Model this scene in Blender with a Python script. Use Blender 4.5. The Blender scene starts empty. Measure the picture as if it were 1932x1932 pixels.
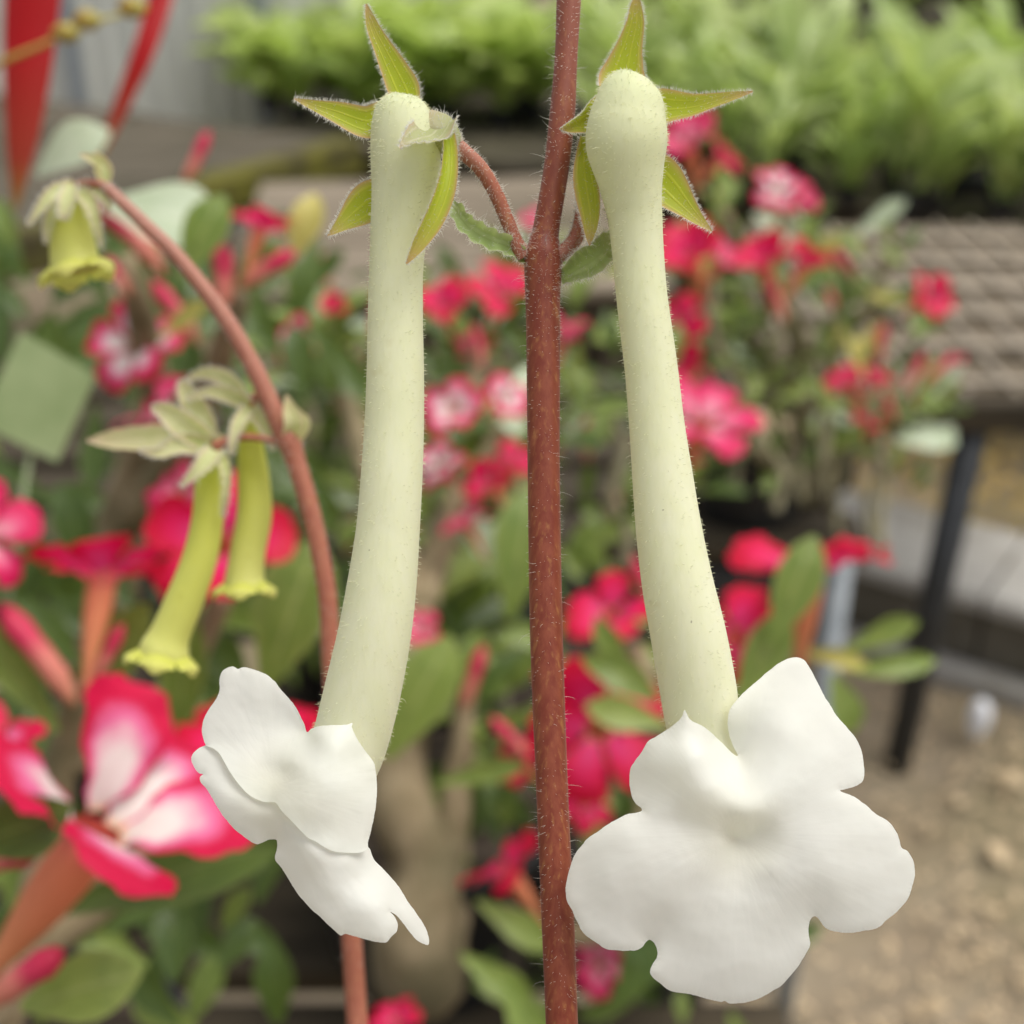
import bpy, math, random
import numpy as np
from mathutils import Vector, Matrix, noise
from mathutils.geometry import delaunay_2d_cdt

random.seed(7)
rnd = random.Random(11)
SC = bpy.context.scene
COL = SC.collection

# ------------------------------------------------------------------ camera, sky, sun, exposure
CAM = Vector((0.0, 0.0, 1.5))
PITCH = math.radians(27.0)
HALF = math.radians(21.0)
FPX = 966.0 / math.tan(HALF)
FW = Vector((0, math.cos(PITCH), -math.sin(PITCH)))
UP = Vector((0, math.sin(PITCH), math.cos(PITCH)))
RT = Vector((1, 0, 0))

cd = bpy.data.cameras.new('camera')
cam = bpy.data.objects.new('camera', cd)
COL.objects.link(cam)
cam.location = CAM
cam.rotation_euler = (math.pi / 2 - PITCH, 0, 0)
cd.sensor_width = 36.0
cd.lens = 18.0 / math.tan(HALF)
cd.clip_start = 0.005
cd.clip_end = 500
cd.dof.use_dof = True
cd.dof.focus_distance = 0.1285
cd.dof.aperture_fstop = 21.0
SC.camera = cam

SUN_EL, SUN_AZ = math.radians(70), math.radians(95)   # azimuth from +Y towards +X
w = bpy.data.worlds.new('World')
SC.world = w
w.use_nodes = True
nt = w.node_tree
bg = nt.nodes['Background']
sky = nt.nodes.new('ShaderNodeTexSky')
sky.sky_type = 'NISHITA'
sky.sun_disc = False
sky.sun_elevation = SUN_EL
sky.sun_rotation = SUN_AZ
sky.dust_density = 5.0
sky.air_density = 1.0
hs = nt.nodes.new('ShaderNodeHueSaturation')      # thin cloud: a mostly colourless sky
hs.inputs['Saturation'].default_value = 0.25
nt.links.new(sky.outputs['Color'], hs.inputs['Color'])
nt.links.new(hs.outputs['Color'], bg.inputs['Color'])
bg.inputs['Strength'].default_value = 0.15

sl = bpy.data.lights.new('sun', 'SUN')
sl.energy = 1.2
sl.angle = math.radians(40)
sl.color = (1.0, 0.965, 0.88)
so = bpy.data.objects.new('sun', sl)
COL.objects.link(so)
sd = Vector((math.sin(SUN_AZ) * math.cos(SUN_EL), math.cos(SUN_AZ) * math.cos(SUN_EL), math.sin(SUN_EL)))
so.rotation_euler = sd.to_track_quat('Z', 'Y').to_euler()
so.location = (0, 0, 5)

vs = SC.view_settings
vs.view_transform = 'Standard'
vs.look = 'None'
vs.gamma = 1.0
vs.use_curve_mapping = False
vs.exposure = 0.48
SC.cycles.use_denoising = True
SC.cycles.max_bounces = 8
SC.cycles.transmission_bounces = 6


# ------------------------------------------------------------------ helpers
def P(px, py, d):
    """picture point (1932-pixel square) at distance d along the view axis -> world"""
    return CAM + (FW + RT * ((px - 966) / FPX) + UP * ((966 - py) / FPX)) * d


def plane(px, py, z):
    r = FW + RT * ((px - 966) / FPX) + UP * ((966 - py) / FPX)
    return CAM + r * ((z - CAM.z) / r.z)


def m_px(n, d):
    return n / FPX * d


def catmull(pts, n, closed=False):
    p = np.array(pts, float)
    m = len(p)
    seg = m if closed else m - 1
    out = []
    for k in range(n if closed else n + 1):
        s = k * seg / n
        i = min(int(s), seg - 1)
        t = s - i
        if closed:
            a, b, c, e = p[(i - 1) % m], p[i % m], p[(i + 1) % m], p[(i + 2) % m]
        else:
            a, b, c, e = p[max(i - 1, 0)], p[i], p[i + 1], p[min(i + 2, m - 1)]
        out.append(0.5 * (2 * b + (c - a) * t + (2 * a - 5 * b + 4 * c - e) * t * t + (3 * b - a - 3 * c + e) * t ** 3))
    return np.array(out)


class MB:
    """collects vertices, faces and point attributes for one mesh"""
    def __init__(self):
        self.v, self.f, self.t, self.s = [], [], [], []

    def vert(self, p, t=0.0, s=0.0):
        self.v.append((p[0], p[1], p[2])); self.t.append(t); self.s.append(s)
        return len(self.v) - 1

    def tube(self, pts, radii, n=12, cap0=True, cap1=True, flat=1.0, t0=0.0, t1=1.0):
        pts = [Vector(p) for p in pts]
        m = len(pts)
        tg = [(pts[min(i + 1, m - 1)] - pts[max(i - 1, 0)]).normalized() for i in range(m)]
        a = tg[0].orthogonal().normalized()
        rings = []
        for i in range(m):
            a = (a - tg[i] * a.dot(tg[i])).normalized()
            b = tg[i].cross(a)
            tt = t0 + (t1 - t0) * i / max(m - 1, 1)
            rings.append([self.vert(pts[i] + (a * math.cos(2 * math.pi * k / n) + b * math.sin(2 * math.pi * k / n) * flat) * radii[i], tt, k / n)
                          for k in range(n)])
        for i in range(m - 1):
            for k in range(n):
                k2 = (k + 1) % n
                self.f.append((rings[i][k], rings[i][k2], rings[i + 1][k2], rings[i + 1][k]))
        if cap0:
            self.f.append(tuple(reversed(rings[0])))
        if cap1:
            self.f.append(tuple(rings[-1]))
        return rings

    def blade(self, pts, widths, nrm, nu=16, nv=6, cup=0.0, roll=0.0, wave=0.0, seed=0.0):
        """a leaf or petal along pts; widths = full width at each point; nrm = which way its face looks"""
        c = catmull([tuple(p) for p in pts], nu)
        ww = np.interp(np.linspace(0, 1, nu + 1), np.linspace(0, 1, len(widths)), widths)
        if len(widths) > 3:
            ww = np.maximum(catmull([(x,) for x in widths], nu)[:, 0], 0.0)
        c = [Vector(x) for x in c]
        idx = []
        for i in range(nu + 1):
            T = (c[min(i + 1, nu)] - c[max(i - 1, 0)]).normalized()
            N = Vector(nrm)
            if roll:
                N = Matrix.Rotation(roll, 3, T) @ N
            S = T.cross(N).normalized()
            N = S.cross(T).normalized()
            row = []
            for j in range(nv + 1):
                v = -1 + 2 * j / nv
                h = ww[i] / 2
                p = c[i] + S * (v * h) + N * (cup * h * v * v)
                if wave:
                    p = p + N * (wave * abs(v) ** 1.5 * math.sin(i * 1.9 + seed + (2 if v > 0 else 0)))
                row.append(self.vert(p, i / nu, v))
            idx.append(row)
        for i in range(nu):
            for j in range(nv):
                self.f.append((idx[i][j], idx[i][j + 1], idx[i + 1][j + 1], idx[i + 1][j]))
        return c

    def box(self, lo, hi, M=None):
        x0, y0, z0 = lo; x1, y1, z1 = hi
        q = [(x0, y0, z0), (x1, y0, z0), (x1, y1, z0), (x0, y1, z0), (x0, y0, z1), (x1, y0, z1), (x1, y1, z1), (x0, y1, z1)]
        b = len(self.v)
        for p in q:
            p = Vector(p)
            if M: p = M @ p
            self.vert(p)
        for f in ((0, 3, 2, 1), (4, 5, 6, 7), (0, 1, 5, 4), (1, 2, 6, 5), (2, 3, 7, 6), (3, 0, 4, 7)):
            self.f.append(tuple(b + i for i in f))

    def mesh(self, name, mat, smooth=True, origin=None):
        me = bpy.data.meshes.new(name)
        v = self.v
        if origin is not None:
            v = [(p[0] - origin[0], p[1] - origin[1], p[2] - origin[2]) for p in v]
        me.from_pydata(v, [], self.f)
        for nm, dat in (('t', self.t), ('s', self.s)):
            at = me.attributes.new(nm, 'FLOAT', 'POINT')
            at.data.foreach_set('value', np.array(dat, dtype=np.float32))
        if smooth:
            me.polygons.foreach_set('use_smooth', [True] * len(me.polygons))
        me.materials.append(mat)
        me.update()
        return me


WORLD = {}     # object -> its world matrix


def link(name, me, parent=None, M=None):
    """one object; M is its WORLD matrix (default: the parent's)"""
    o = bpy.data.objects.new(name, me)
    COL.objects.link(o)
    if parent is not None:
        o.parent = parent
        pm = WORLD[parent]
        if M is None:
            M = pm.copy()
        o.matrix_basis = pm.inverted() @ M
    else:
        if M is None:
            M = Matrix.Identity(4)
        o.matrix_basis = M
    WORLD[o] = M
    return o


def put(name, mb, mat, parent=None, smooth=True):
    """a mesh built in world coordinates; it keeps its own origin at its parent's"""
    M = WORLD[parent] if parent is not None else None
    org = M.translation if M is not None else Vector((0, 0, 0))
    if M is None:
        a = np.array(mb.v)
        org = Vector((a[:, 0].mean(), a[:, 1].mean(), a[:, 2].min()))
        M = Matrix.Translation(org)
    return link(name, mb.mesh(name, mat, smooth, org), parent, M)


def thing(name, loc, label, cat, group=None):
    o = link(name, None, None, Matrix.Translation(Vector(loc)))
    o.empty_display_size = 0.02
    return tag(o, label, cat, group)


def tag(o, label=None, cat=None, group=None, kind=None):
    if label: o['label'] = label
    if cat: o['category'] = cat
    if group: o['group'] = group
    if kind: o['kind'] = kind
    return o


# ------------------------------------------------------------------ materials
def newmat(name):
    m = bpy.data.materials.new(name)
    m.use_nodes = True
    t = m.node_tree
    for n in list(t.nodes): t.nodes.remove(n)
    out = t.nodes.new('ShaderNodeOutputMaterial')
    return m, t, out


def N(t, kind, **kw):
    n = t.nodes.new(kind)
    for k, v in kw.items():
        setattr(n, k, v)
    return n


def rgb(c):
    return (c[0], c[1], c[2], 1.0)


def ramp(t, fac, stops):
    r = N(t, 'ShaderNodeValToRGB')
    e = r.color_ramp.elements
    while len(e) < len(stops): e.new(0.5)
    for k, (p, c) in enumerate(stops):
        e[k].position = p; e[k].color = rgb(c)
    if fac is not None: t.links.new(fac, r.inputs['Fac'])
    return r.outputs['Color']


def mix(t, fac, a, b, mode='MIX'):
    n = N(t, 'ShaderNodeMix', data_type='RGBA', blend_type=mode)
    for s, v in ((n.inputs[0], fac), (n.inputs[6], a), (n.inputs[7], b)):
        if isinstance(v, (int, float)): s.default_value = v
        elif isinstance(v, tuple): s.default_value = rgb(v)
        else: t.links.new(v, s)
    return n.outputs[2]


def math_(t, op, a, b=None, clamp=False):
    n = N(t, 'ShaderNodeMath', operation=op, use_clamp=clamp)
    for s, v in ((n.inputs[0], a), (n.inputs[1], b)):
        if v is None: continue
        if isinstance(v, (int, float)): s.default_value = v
        else: t.links.new(v, s)
    return n.outputs[0]


def attr(t, name):
    return N(t, 'ShaderNodeAttribute', attribute_name=name).outputs['Fac']


def noise_(t, scale, detail=3.0, rough=0.55, stretch=None, coord='Object'):
    tc = N(t, 'ShaderNodeTexCoord')
    src = tc.outputs[coord]
    if stretch:
        mp = N(t, 'ShaderNodeMapping')
        mp.inputs['Scale'].default_value = stretch
        t.links.new(src, mp.inputs['Vector'])
        src = mp.outputs['Vector']
    n = N(t, 'ShaderNodeTexNoise')
    n.inputs['Scale'].default_value = scale
    n.inputs['Detail'].default_value = detail
    n.inputs['Roughness'].default_value = rough
    t.links.new(src, n.inputs['Vector'])
    return n.outputs['Fac']


def surface(t, out, color, rough=0.5, transl=0.0, tcol=None, bump=None, bstr=0.2, bdist=0.001, spec=0.4, sss=0.0, metal=0.0, sheen=0.0):
    p = N(t, 'ShaderNodeBsdfPrincipled')
    if isinstance(color, tuple): p.inputs['Base Color'].default_value = rgb(color)
    else: t.links.new(color, p.inputs['Base Color'])
    if isinstance(rough, (int, float)): p.inputs['Roughness'].default_value = rough
    else: t.links.new(rough, p.inputs['Roughness'])
    p.inputs['Specular IOR Level'].default_value = spec
    p.inputs['Metallic'].default_value = metal
    if sheen:
        p.inputs['Sheen Weight'].default_value = sheen
        p.inputs['Sheen Roughness'].default_value = 0.4
    if sss:
        p.inputs['Subsurface Weight'].default_value = sss
        p.inputs['Subsurface Radius'].default_value = (1.0, 0.9, 0.5)
        p.inputs['Subsurface Scale'].default_value = 0.0025
    bn = None
    if bump is not None:
        b = N(t, 'ShaderNodeBump')
        b.inputs['Strength'].default_value = bstr
        b.inputs['Distance'].default_value = bdist
        t.links.new(bump, b.inputs['Height'])
        bn = b.outputs['Normal']
        t.links.new(bn, p.inputs['Normal'])
    sh = p.outputs['BSDF']
    if transl:
        tr = N(t, 'ShaderNodeBsdfTranslucent')
        tc = tcol if tcol is not None else color
        if isinstance(tc, tuple): tr.inputs['Color'].default_value = rgb(tc)
        else: t.links.new(tc, tr.inputs['Color'])
        if bn is not None: t.links.new(bn, tr.inputs['Normal'])
        mx = N(t, 'ShaderNodeMixShader')
        mx.inputs[0].default_value = transl
        t.links.new(sh, mx.inputs[1]); t.links.new(tr.outputs[0], mx.inputs[2])
        sh = mx.outputs[0]
    t.links.new(sh, out.inputs['Surface'])


MAT = {}


def mat_petal():
    m, t, o = newmat('white_petal')
    n = noise_(t, 140, 2)
    c = mix(t, n, (0.85, 0.865, 0.80), (0.90, 0.91, 0.86))
    # a faint cream flush in the throat
    c = mix(t, math_(t, 'MULTIPLY', attr(t, 's'), 0.55, True), c, (0.86, 0.85, 0.66))
    fine = noise_(t, 4500, 2)
    vein = ramp(t, attr(t, 't'), [(0.30, (0, 0, 0)), (0.75, (1, 1, 1))])
    c = mix(t, math_(t, 'MULTIPLY', vein, 0.045), c, (0.74, 0.74, 0.62))
    surface(t, o, c, 0.6, 0.48, (0.92, 0.92, 0.84), bump=math_(t, 'ADD', math_(t, 'MULTIPLY', attr(t, 't'), 1.0), math_(t, 'MULTIPLY', fine, 0.5)),
            bstr=0.10, bdist=0.00009, spec=0.2)
    return m


def mat_tube(name, top, mid, low, transl=0.12):
    m, t, o = newmat(name)
    c = ramp(t, attr(t, 't'), [(0.0, top), (0.22, mid), (1.0, low)])
    streak = noise_(t, 700, 3, 0.5, (1.0, 1.0, 0.05))
    c = mix(t, math_(t, 'MULTIPLY', ramp(t, streak, [(0.35, (0, 0, 0)), (0.7, (1, 1, 1))]), 0.30), c, (low[0] * 0.84, low[1] * 0.87, low[2] * 0.66))
    c = mix(t, math_(t, 'MULTIPLY', noise_(t, 90, 2), 0.30), c, (mid[0] * 0.92, mid[1] * 0.97, mid[2] * 0.70))
    blot = ramp(t, noise_(t, 260, 3), [(0.66, (0, 0, 0)), (0.75, (1, 1, 1))])
    c = mix(t, math_(t, 'MULTIPLY', blot, 0.22), c, (mid[0] * 0.75, mid[1] * 0.66, mid[2] * 0.45))
    speck = ramp(t, noise_(t, 1500, 1), [(0.80, (0, 0, 0)), (0.82, (1, 1, 1))])
    c = mix(t, math_(t, 'MULTIPLY', speck, 0.5), c, (0.16, 0.12, 0.05))
    surface(t, o, c, 0.6, transl, bump=streak, bstr=0.5, bdist=0.00012, spec=0.25, sss=0.2, sheen=0.15)
    return m


def mat_stem(name, a, b, g):
    m, t, o = newmat(name)
    n1 = noise_(t, 1300, 4, 0.6, (1, 1, 0.02))
    c = mix(t, ramp(t, n1, [(0.35, (0, 0, 0)), (0.65, (1, 1, 1))]), a, b)
    n2 = ramp(t, noise_(t, 1900, 3, 0.6, (1, 1, 0.02)), [(0.55, (0, 0, 0)), (0.72, (1, 1, 1))])
    c = mix(t, math_(t, 'MULTIPLY', n2, 0.6), c, g)
    c = mix(t, math_(t, 'MULTIPLY', ramp(t, attr(t, 't'), [(0.0, (1, 1, 1)), (0.42, (0, 0, 0))]), 0.6), c, (b[0] * 1.15, b[1] * 1.8, b[2] * 2.4))
    surface(t, o, c, 0.48, 0, bump=n1, bstr=0.25, bdist=0.0002, spec=0.35, sss=0.05, sheen=0.08)
    return m


def mat_sepal(name, a, b, rim, veins=22.0):
    m, t, o = newmat(name)
    v = attr(t, 's')
    u = attr(t, 't')
    s = math_(t, 'SINE', math_(t, 'MULTIPLY', v, veins / 2))
    s = ramp(t, math_(t, 'MULTIPLY_ADD', s, 0.5) if False else math_(t, 'ADD', math_(t, 'MULTIPLY', s, 0.5), 0.5), [(0.80, (0, 0, 0)), (0.98, (1, 1, 1))])
    c = mix(t, noise_(t, 350, 3), a, b)
    c = mix(t, math_(t, 'MULTIPLY', math_(t, 'MULTIPLY', s, noise_(t, 700, 2)), 0.6), c, (b[0] * 1.5, b[1] * 1.35, b[2] * 1.8))
    e = math_(t, 'MAXIMUM', math_(t, 'POWER', math_(t, 'ABSOLUTE', v), 5.0), math_(t, 'POWER', u, 4.0))
    c = mix(t, math_(t, 'MULTIPLY', e, 0.9, True), c, rim)
    surface(t, o, c, 0.5, 0.5, mix(t, 0.25, c, (0.75, 0.85, 0.05)), bump=s, bstr=0.3, bdist=0.0002, spec=0.3)
    return m


def mat_hair(name, c, tr=0.5, clear=0.5):
    m, t, o = newmat(name)
    surface(t, o, c, 0.35, tr, spec=0.3)
    sh = o.inputs['Surface'].links[0].from_socket
    mx = N(t, 'ShaderNodeMixShader'); mx.inputs[0].default_value = clear      # fine hairs are partly clear
    t.links.new(sh, mx.inputs[1]); t.links.new(N(t, 'ShaderNodeBsdfTransparent').outputs[0], mx.inputs[2])
    t.links.new(mx.outputs[0], o.inputs['Surface'])
    return m


def mat_leaf(name, a, b, rib, transl=0.32, rough=0.42, spec=0.5, hue=0.5):
    m, t, o = newmat(name)
    v = attr(t, 's')
    r = N(t, 'ShaderNodeObjectInfo').outputs['Random']
    c = mix(t, math_(t, 'ADD', math_(t, 'MULTIPLY', r, hue), math_(t, 'MULTIPLY', ramp(t, noise_(t, 5, 3, coord='Generated'), [(0.3, (0, 0, 0)), (0.7, (1, 1, 1))]), 0.55), True), a, b)
    mid = ramp(t, math_(t, 'ABSOLUTE', v), [(0.0, (1, 1, 1)), (0.09, (0, 0, 0))])
    c = mix(t, math_(t, 'MULTIPLY', mid, 0.6), c, rib)
    edge = math_(t, 'POWER', math_(t, 'ABSOLUTE', v), 8.0)
    c = mix(t, math_(t, 'MULTIPLY', edge, 0.4), c, rib)
    surface(t, o, c, rough, transl, mix(t, 0.5, c, (0.30, 0.42, 0.03)), bump=noise_(t, 9, 3, coord='Generated'), bstr=0.3, bdist=0.002, spec=spec)
    return m


def mat_adenium_petal(name, center, mid, rim, lo, hi):
    m, t, o = newmat(name)
    v = attr(t, 's')
    u = attr(t, 't')
    v2 = math_(t, 'POWER', math_(t, 'ABSOLUTE', v), 2.5)
    u2 = math_(t, 'POWER', u, 1.7)
    e = math_(t, 'ADD', math_(t, 'MULTIPLY', v2, 0.55), u2)
    e = math_(t, 'ADD', e, math_(t, 'MULTIPLY', math_(t, 'SUBTRACT', noise_(t, 4, 3, coord='Generated'), 0.5), 0.25))
    c = ramp(t, e, [(0.0, center), (lo, center), ((lo + hi) / 2, mid), (hi, rim)])
    thr = ramp(t, u, [(0.0, (1, 1, 1)), (0.12, (0, 0, 0))])
    c = mix(t, math_(t, 'MULTIPLY', thr, 0.7), c, (0.75, 0.35, 0.08))
    surface(t, o, c, 0.5, 0.35, bump=noise_(t, 7, 3, coord='Generated'), bstr=0.2, bdist=0.002, spec=0.3)
    return m


def mat_ramp_t(name, stops, rough=0.5, transl=0.15, spec=0.4):
    m, t, o = newmat(name)
    c = ramp(t, attr(t, 't'), stops)
    c = mix(t, math_(t, 'MULTIPLY', noise_(t, 5, 3, coord='Generated'), 0.5), c, mix(t, 1.0, c, (0.7, 0.7, 0.6), 'MULTIPLY'))
    surface(t, o, c, rough, transl, spec=spec)
    return m


def mat_rough(name, a, b, scale, c=None, rough=0.85, bstr=0.4, bdist=0.01, stretch=None, spec=0.2, metal=0.0, lo=0.35, hi=0.65):
    m, t, o = newmat(name)
    n = noise_(t, scale, 5, 0.6, stretch)
    col = mix(t, ramp(t, n, [(lo, (0, 0, 0)), (hi, (1, 1, 1))]), a, b)
    if c is not None:
        n2 = ramp(t, noise_(t, scale * 0.31, 4, 0.6), [(0.50, (0, 0, 0)), (0.66, (1, 1, 1))])
        col = mix(t, math_(t, 'MULTIPLY', n2, 0.85), col, c)
    r = N(t, 'ShaderNodeObjectInfo').outputs['Random']
    col = mix(t, math_(t, 'MULTIPLY', r, 0.35), col, mix(t, 1.0, col, (0.55, 0.55, 0.55), 'MULTIPLY'))
    surface(t, o, col, rough, 0, bump=n, bstr=bstr, bdist=bdist, spec=spec, metal=metal)
    return m


MAT['petal'] = mat_petal()
MAT['tube'] = mat_tube('pale_tube', (0.62, 0.67, 0.44), (0.76, 0.77, 0.53), (0.88, 0.87, 0.70), 0.32)
MAT['young_tube'] = mat_tube('young_tube', (0.50, 0.56, 0.06), (0.62, 0.64, 0.10), (0.80, 0.78, 0.30), 0.35)
MAT['stem'] = mat_stem('stem_skin', (0.165, 0.029, 0.014), (0.225, 0.055, 0.026), (0.34, 0.15, 0.05))
MAT['stalk'] = mat_stem('stalk_skin', (0.28, 0.085, 0.05), (0.34, 0.12, 0.07), (0.38, 0.19, 0.08))
MAT['sepal'] = mat_sepal('sepal_skin', (0.36, 0.47, 0.02), (0.50, 0.57, 0.04), (0.68, 0.36, 0.24))
MAT['sepal_pale'] = mat_sepal('sepal_pale_skin', (0.46, 0.54, 0.16), (0.74, 0.73, 0.46), (0.78, 0.56, 0.46))
MAT['calyx'] = mat_sepal('calyx_skin', (0.40, 0.45, 0.20), (0.55, 0.56, 0.34), (0.62, 0.46, 0.38))
MAT['bract'] = mat_sepal('bract_skin', (0.22, 0.34, 0.10), (0.36, 0.47, 0.19), (0.50, 0.55, 0.34), 9)
MAT['hair'] = mat_hair('hair', (0.92, 0.91, 0.84), 0.5, 0.3)
MAT['hair_stem'] = mat_hair('hair_stem', (0.93, 0.91, 0.84), 0.6, 0.3)
MAT['hair_tube'] = mat_hair('hair_tube', (0.90, 0.90, 0.68), 0.5, 0.15)
MAT['aleaf'] = mat_leaf('desert_rose_leaf', (0.10, 0.17, 0.025), (0.29, 0.37, 0.08), (0.44, 0.47, 0.17), rough=0.34)
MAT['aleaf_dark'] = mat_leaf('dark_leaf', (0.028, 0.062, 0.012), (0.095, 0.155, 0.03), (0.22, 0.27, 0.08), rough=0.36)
MAT['aleaf_pale'] = mat_leaf('pale_leaf', (0.34, 0.42, 0.25), (0.50, 0.56, 0.42), (0.55, 0.58, 0.42), 0.2, 0.35, 0.6)
MAT['aleaf_yellow'] = mat_leaf('yellow_leaf', (0.45, 0.42, 0.08), (0.58, 0.50, 0.14), (0.6, 0.5, 0.2))
MAT['bench_leaf'] = mat_leaf('bench_leaf', (0.26, 0.40, 0.04), (0.66, 0.75, 0.28), (0.68, 0.74, 0.38), 0.5, 0.3)
MAT['strap_leaf'] = mat_leaf('strap_leaf', (0.26, 0.40, 0.07), (0.70, 0.76, 0.36), (0.72, 0.76, 0.46), 0.5, 0.3)
MAT['grey_leaf'] = mat_leaf('grey_leaf', (0.16, 0.20, 0.08), (0.34, 0.38, 0.19), (0.36, 0.40, 0.22), 0.4)
MAT['bi'] = mat_adenium_petal('bicolour_petal', (0.86, 0.76, 0.72), (0.78, 0.16, 0.34), (0.60, 0.004, 0.055), 0.20, 0.60)
MAT['pink'] = mat_adenium_petal('pink_petal', (0.84, 0.36, 0.44), (0.78, 0.08, 0.22), (0.66, 0.012, 0.10), 0.10, 0.5)
MAT['red'] = mat_adenium_petal('crimson_petal', (0.74, 0.05, 0.20), (0.74, 0.008, 0.095), (0.60, 0.002, 0.035), 0.06, 0.6)
MAT['throat'] = mat_ramp_t('trumpet_skin', [(0.0, (0.56, 0.17, 0.11)), (0.35, (0.74, 0.28, 0.13)), (0.8, (0.78, 0.24, 0.12)), (1.0, (0.72, 0.12, 0.12))])
MAT['bud'] = mat_ramp_t('bud_skin', [(0.0, (0.50, 0.22, 0.12)), (0.4, (0.66, 0.20, 0.16)), (0.6, (0.62, 0.035, 0.10)), (1.0, (0.50, 0.008, 0.05))])
MAT['bark'] = mat_rough('desert_rose_bark', (0.22, 0.17, 0.095), (0.34, 0.27, 0.165), 60, (0.16, 0.14, 0.075), bdist=0.003)
MAT['bark_grey'] = mat_rough('grey_green_bark', (0.20, 0.18, 0.10), (0.34, 0.31, 0.20), 50, (0.16, 0.15, 0.08), bdist=0.003)
MAT['pot'] = mat_rough('black_plastic', (0.012, 0.012, 0.013), (0.022, 0.022, 0.023), 30, rough=0.45, bstr=0.1, spec=0.4)
MAT['soil'] = mat_rough('potting_soil', (0.02, 0.015, 0.010), (0.06, 0.045, 0.03), 220, (0.12, 0.09, 0.07), bstr=0.8, bdist=0.004)
MAT['ground'] = mat_rough('dirt', (0.20, 0.152, 0.10), (0.30, 0.245, 0.17), 5, (0.20, 0.165, 0.095), bstr=0.3, bdist=0.015)
MAT['dry_grass'] = mat_rough('dry_litter', (0.30, 0.20, 0.05), (0.42, 0.30, 0.10), 30, (0.16, 0.14, 0.04))
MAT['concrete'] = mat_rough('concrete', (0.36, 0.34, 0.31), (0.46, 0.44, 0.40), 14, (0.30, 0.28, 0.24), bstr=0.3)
MAT['shaded_concrete'] = mat_rough('shaded_concrete', (0.12, 0.105, 0.08), (0.19, 0.17, 0.13), 14, (0.08, 0.07, 0.045), bstr=0.3)  # concrete darkened in colour to stand for the shade under the bench
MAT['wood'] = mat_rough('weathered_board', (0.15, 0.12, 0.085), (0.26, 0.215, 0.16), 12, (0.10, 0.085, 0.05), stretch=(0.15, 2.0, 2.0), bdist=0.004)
MAT['wood_far'] = mat_rough('dark_board', (0.065, 0.055, 0.038), (0.13, 0.11, 0.08), 12, (0.05, 0.045, 0.025), stretch=(0.15, 2.0, 2.0), bdist=0.004)  # board material in a darker brown, for the benches farther back
MAT['moss'] = mat_rough('mossy_wood', (0.07, 0.06, 0.025), (0.17, 0.16, 0.02), 14, (0.045, 0.035, 0.02), bdist=0.01)
MAT['darkwood'] = mat_rough('dark_timber', (0.035, 0.028, 0.018), (0.07, 0.055, 0.035), 20, stretch=(0.3, 2, 2), bdist=0.004)
MAT['slat_grey'] = mat_rough('grey_slat', (0.13, 0.105, 0.075), (0.22, 0.18, 0.13), 9, (0.15, 0.12, 0.08), stretch=(0.3, 2.0, 2.0), bdist=0.004)
MAT['mesh_wire'] = mat_rough('bench_wire', (0.40, 0.34, 0.26), (0.50, 0.43, 0.34), 40, rough=0.6)
MAT['blackmetal'] = mat_rough('black_steel', (0.020, 0.022, 0.024), (0.035, 0.038, 0.042), 20, rough=0.5, spec=0.4)
MAT['greymetal'] = mat_rough('galvanised', (0.26, 0.29, 0.31), (0.36, 0.39, 0.41), 30, rough=0.5, spec=0.5, metal=0.2)
MAT['sheet'] = mat_rough('corrugated_sheet', (0.62, 0.63, 0.57), (0.76, 0.76, 0.69), 5, (0.52, 0.53, 0.45), rough=0.6, stretch=(1, 1, 0.15), bstr=0.1)
MAT['red_strap'] = mat_ramp_t('red_blade', [(0.0, (0.42, 0.006, 0.008)), (0.55, (0.38, 0.005, 0.007)), (0.85, (0.30, 0.03, 0.012)), (1.0, (0.22, 0.14, 0.02))], 0.45, 0.25, 0.25)
MAT['tagp'] = mat_rough('label_plastic', (0.20, 0.26, 0.11), (0.30, 0.36, 0.18), 22, (0.20, 0.22, 0.17), rough=0.5, bstr=0.05)
MAT['spray'] = mat_ramp_t('spray_skin', [(0.0, (0.40, 0.20, 0.03)), (1.0, (0.45, 0.42, 0.10))])
MAT['dryleaf'] = mat_rough('dry_leaf', (0.45, 0.33, 0.19), (0.58, 0.46, 0.30), 40)
MAT['pebble'] = mat_rough('white_stone', (0.88, 0.89, 0.92), (0.95, 0.95, 0.97), 60, rough=0.6)

# ------------------------------------------------------------------ ground, far things, benches
g = MB()
NG = 60
for i in range(NG + 1):
    for j in range(NG + 1):
        fx = (i / NG * 2 - 1); fy = (j / NG * 2 - 1)
        x = 60 * math.copysign(abs(fx) ** 3, fx); y = 2 + 60 * math.copysign(abs(fy) ** 3, fy)
        g.vert((x, y, 0.03 * noise.noise(Vector((x * 1.3, y * 1.3, 0))) - 0.02))
for i in range(NG):
    for j in range(NG):
        a = i * (NG + 1) + j
        g.f.append((a, a + NG + 1, a + NG + 2, a + 1))
tag(put('ground', g, MAT['ground']), 'bare brown earth floor of the nursery', None, None, 'structure')


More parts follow.
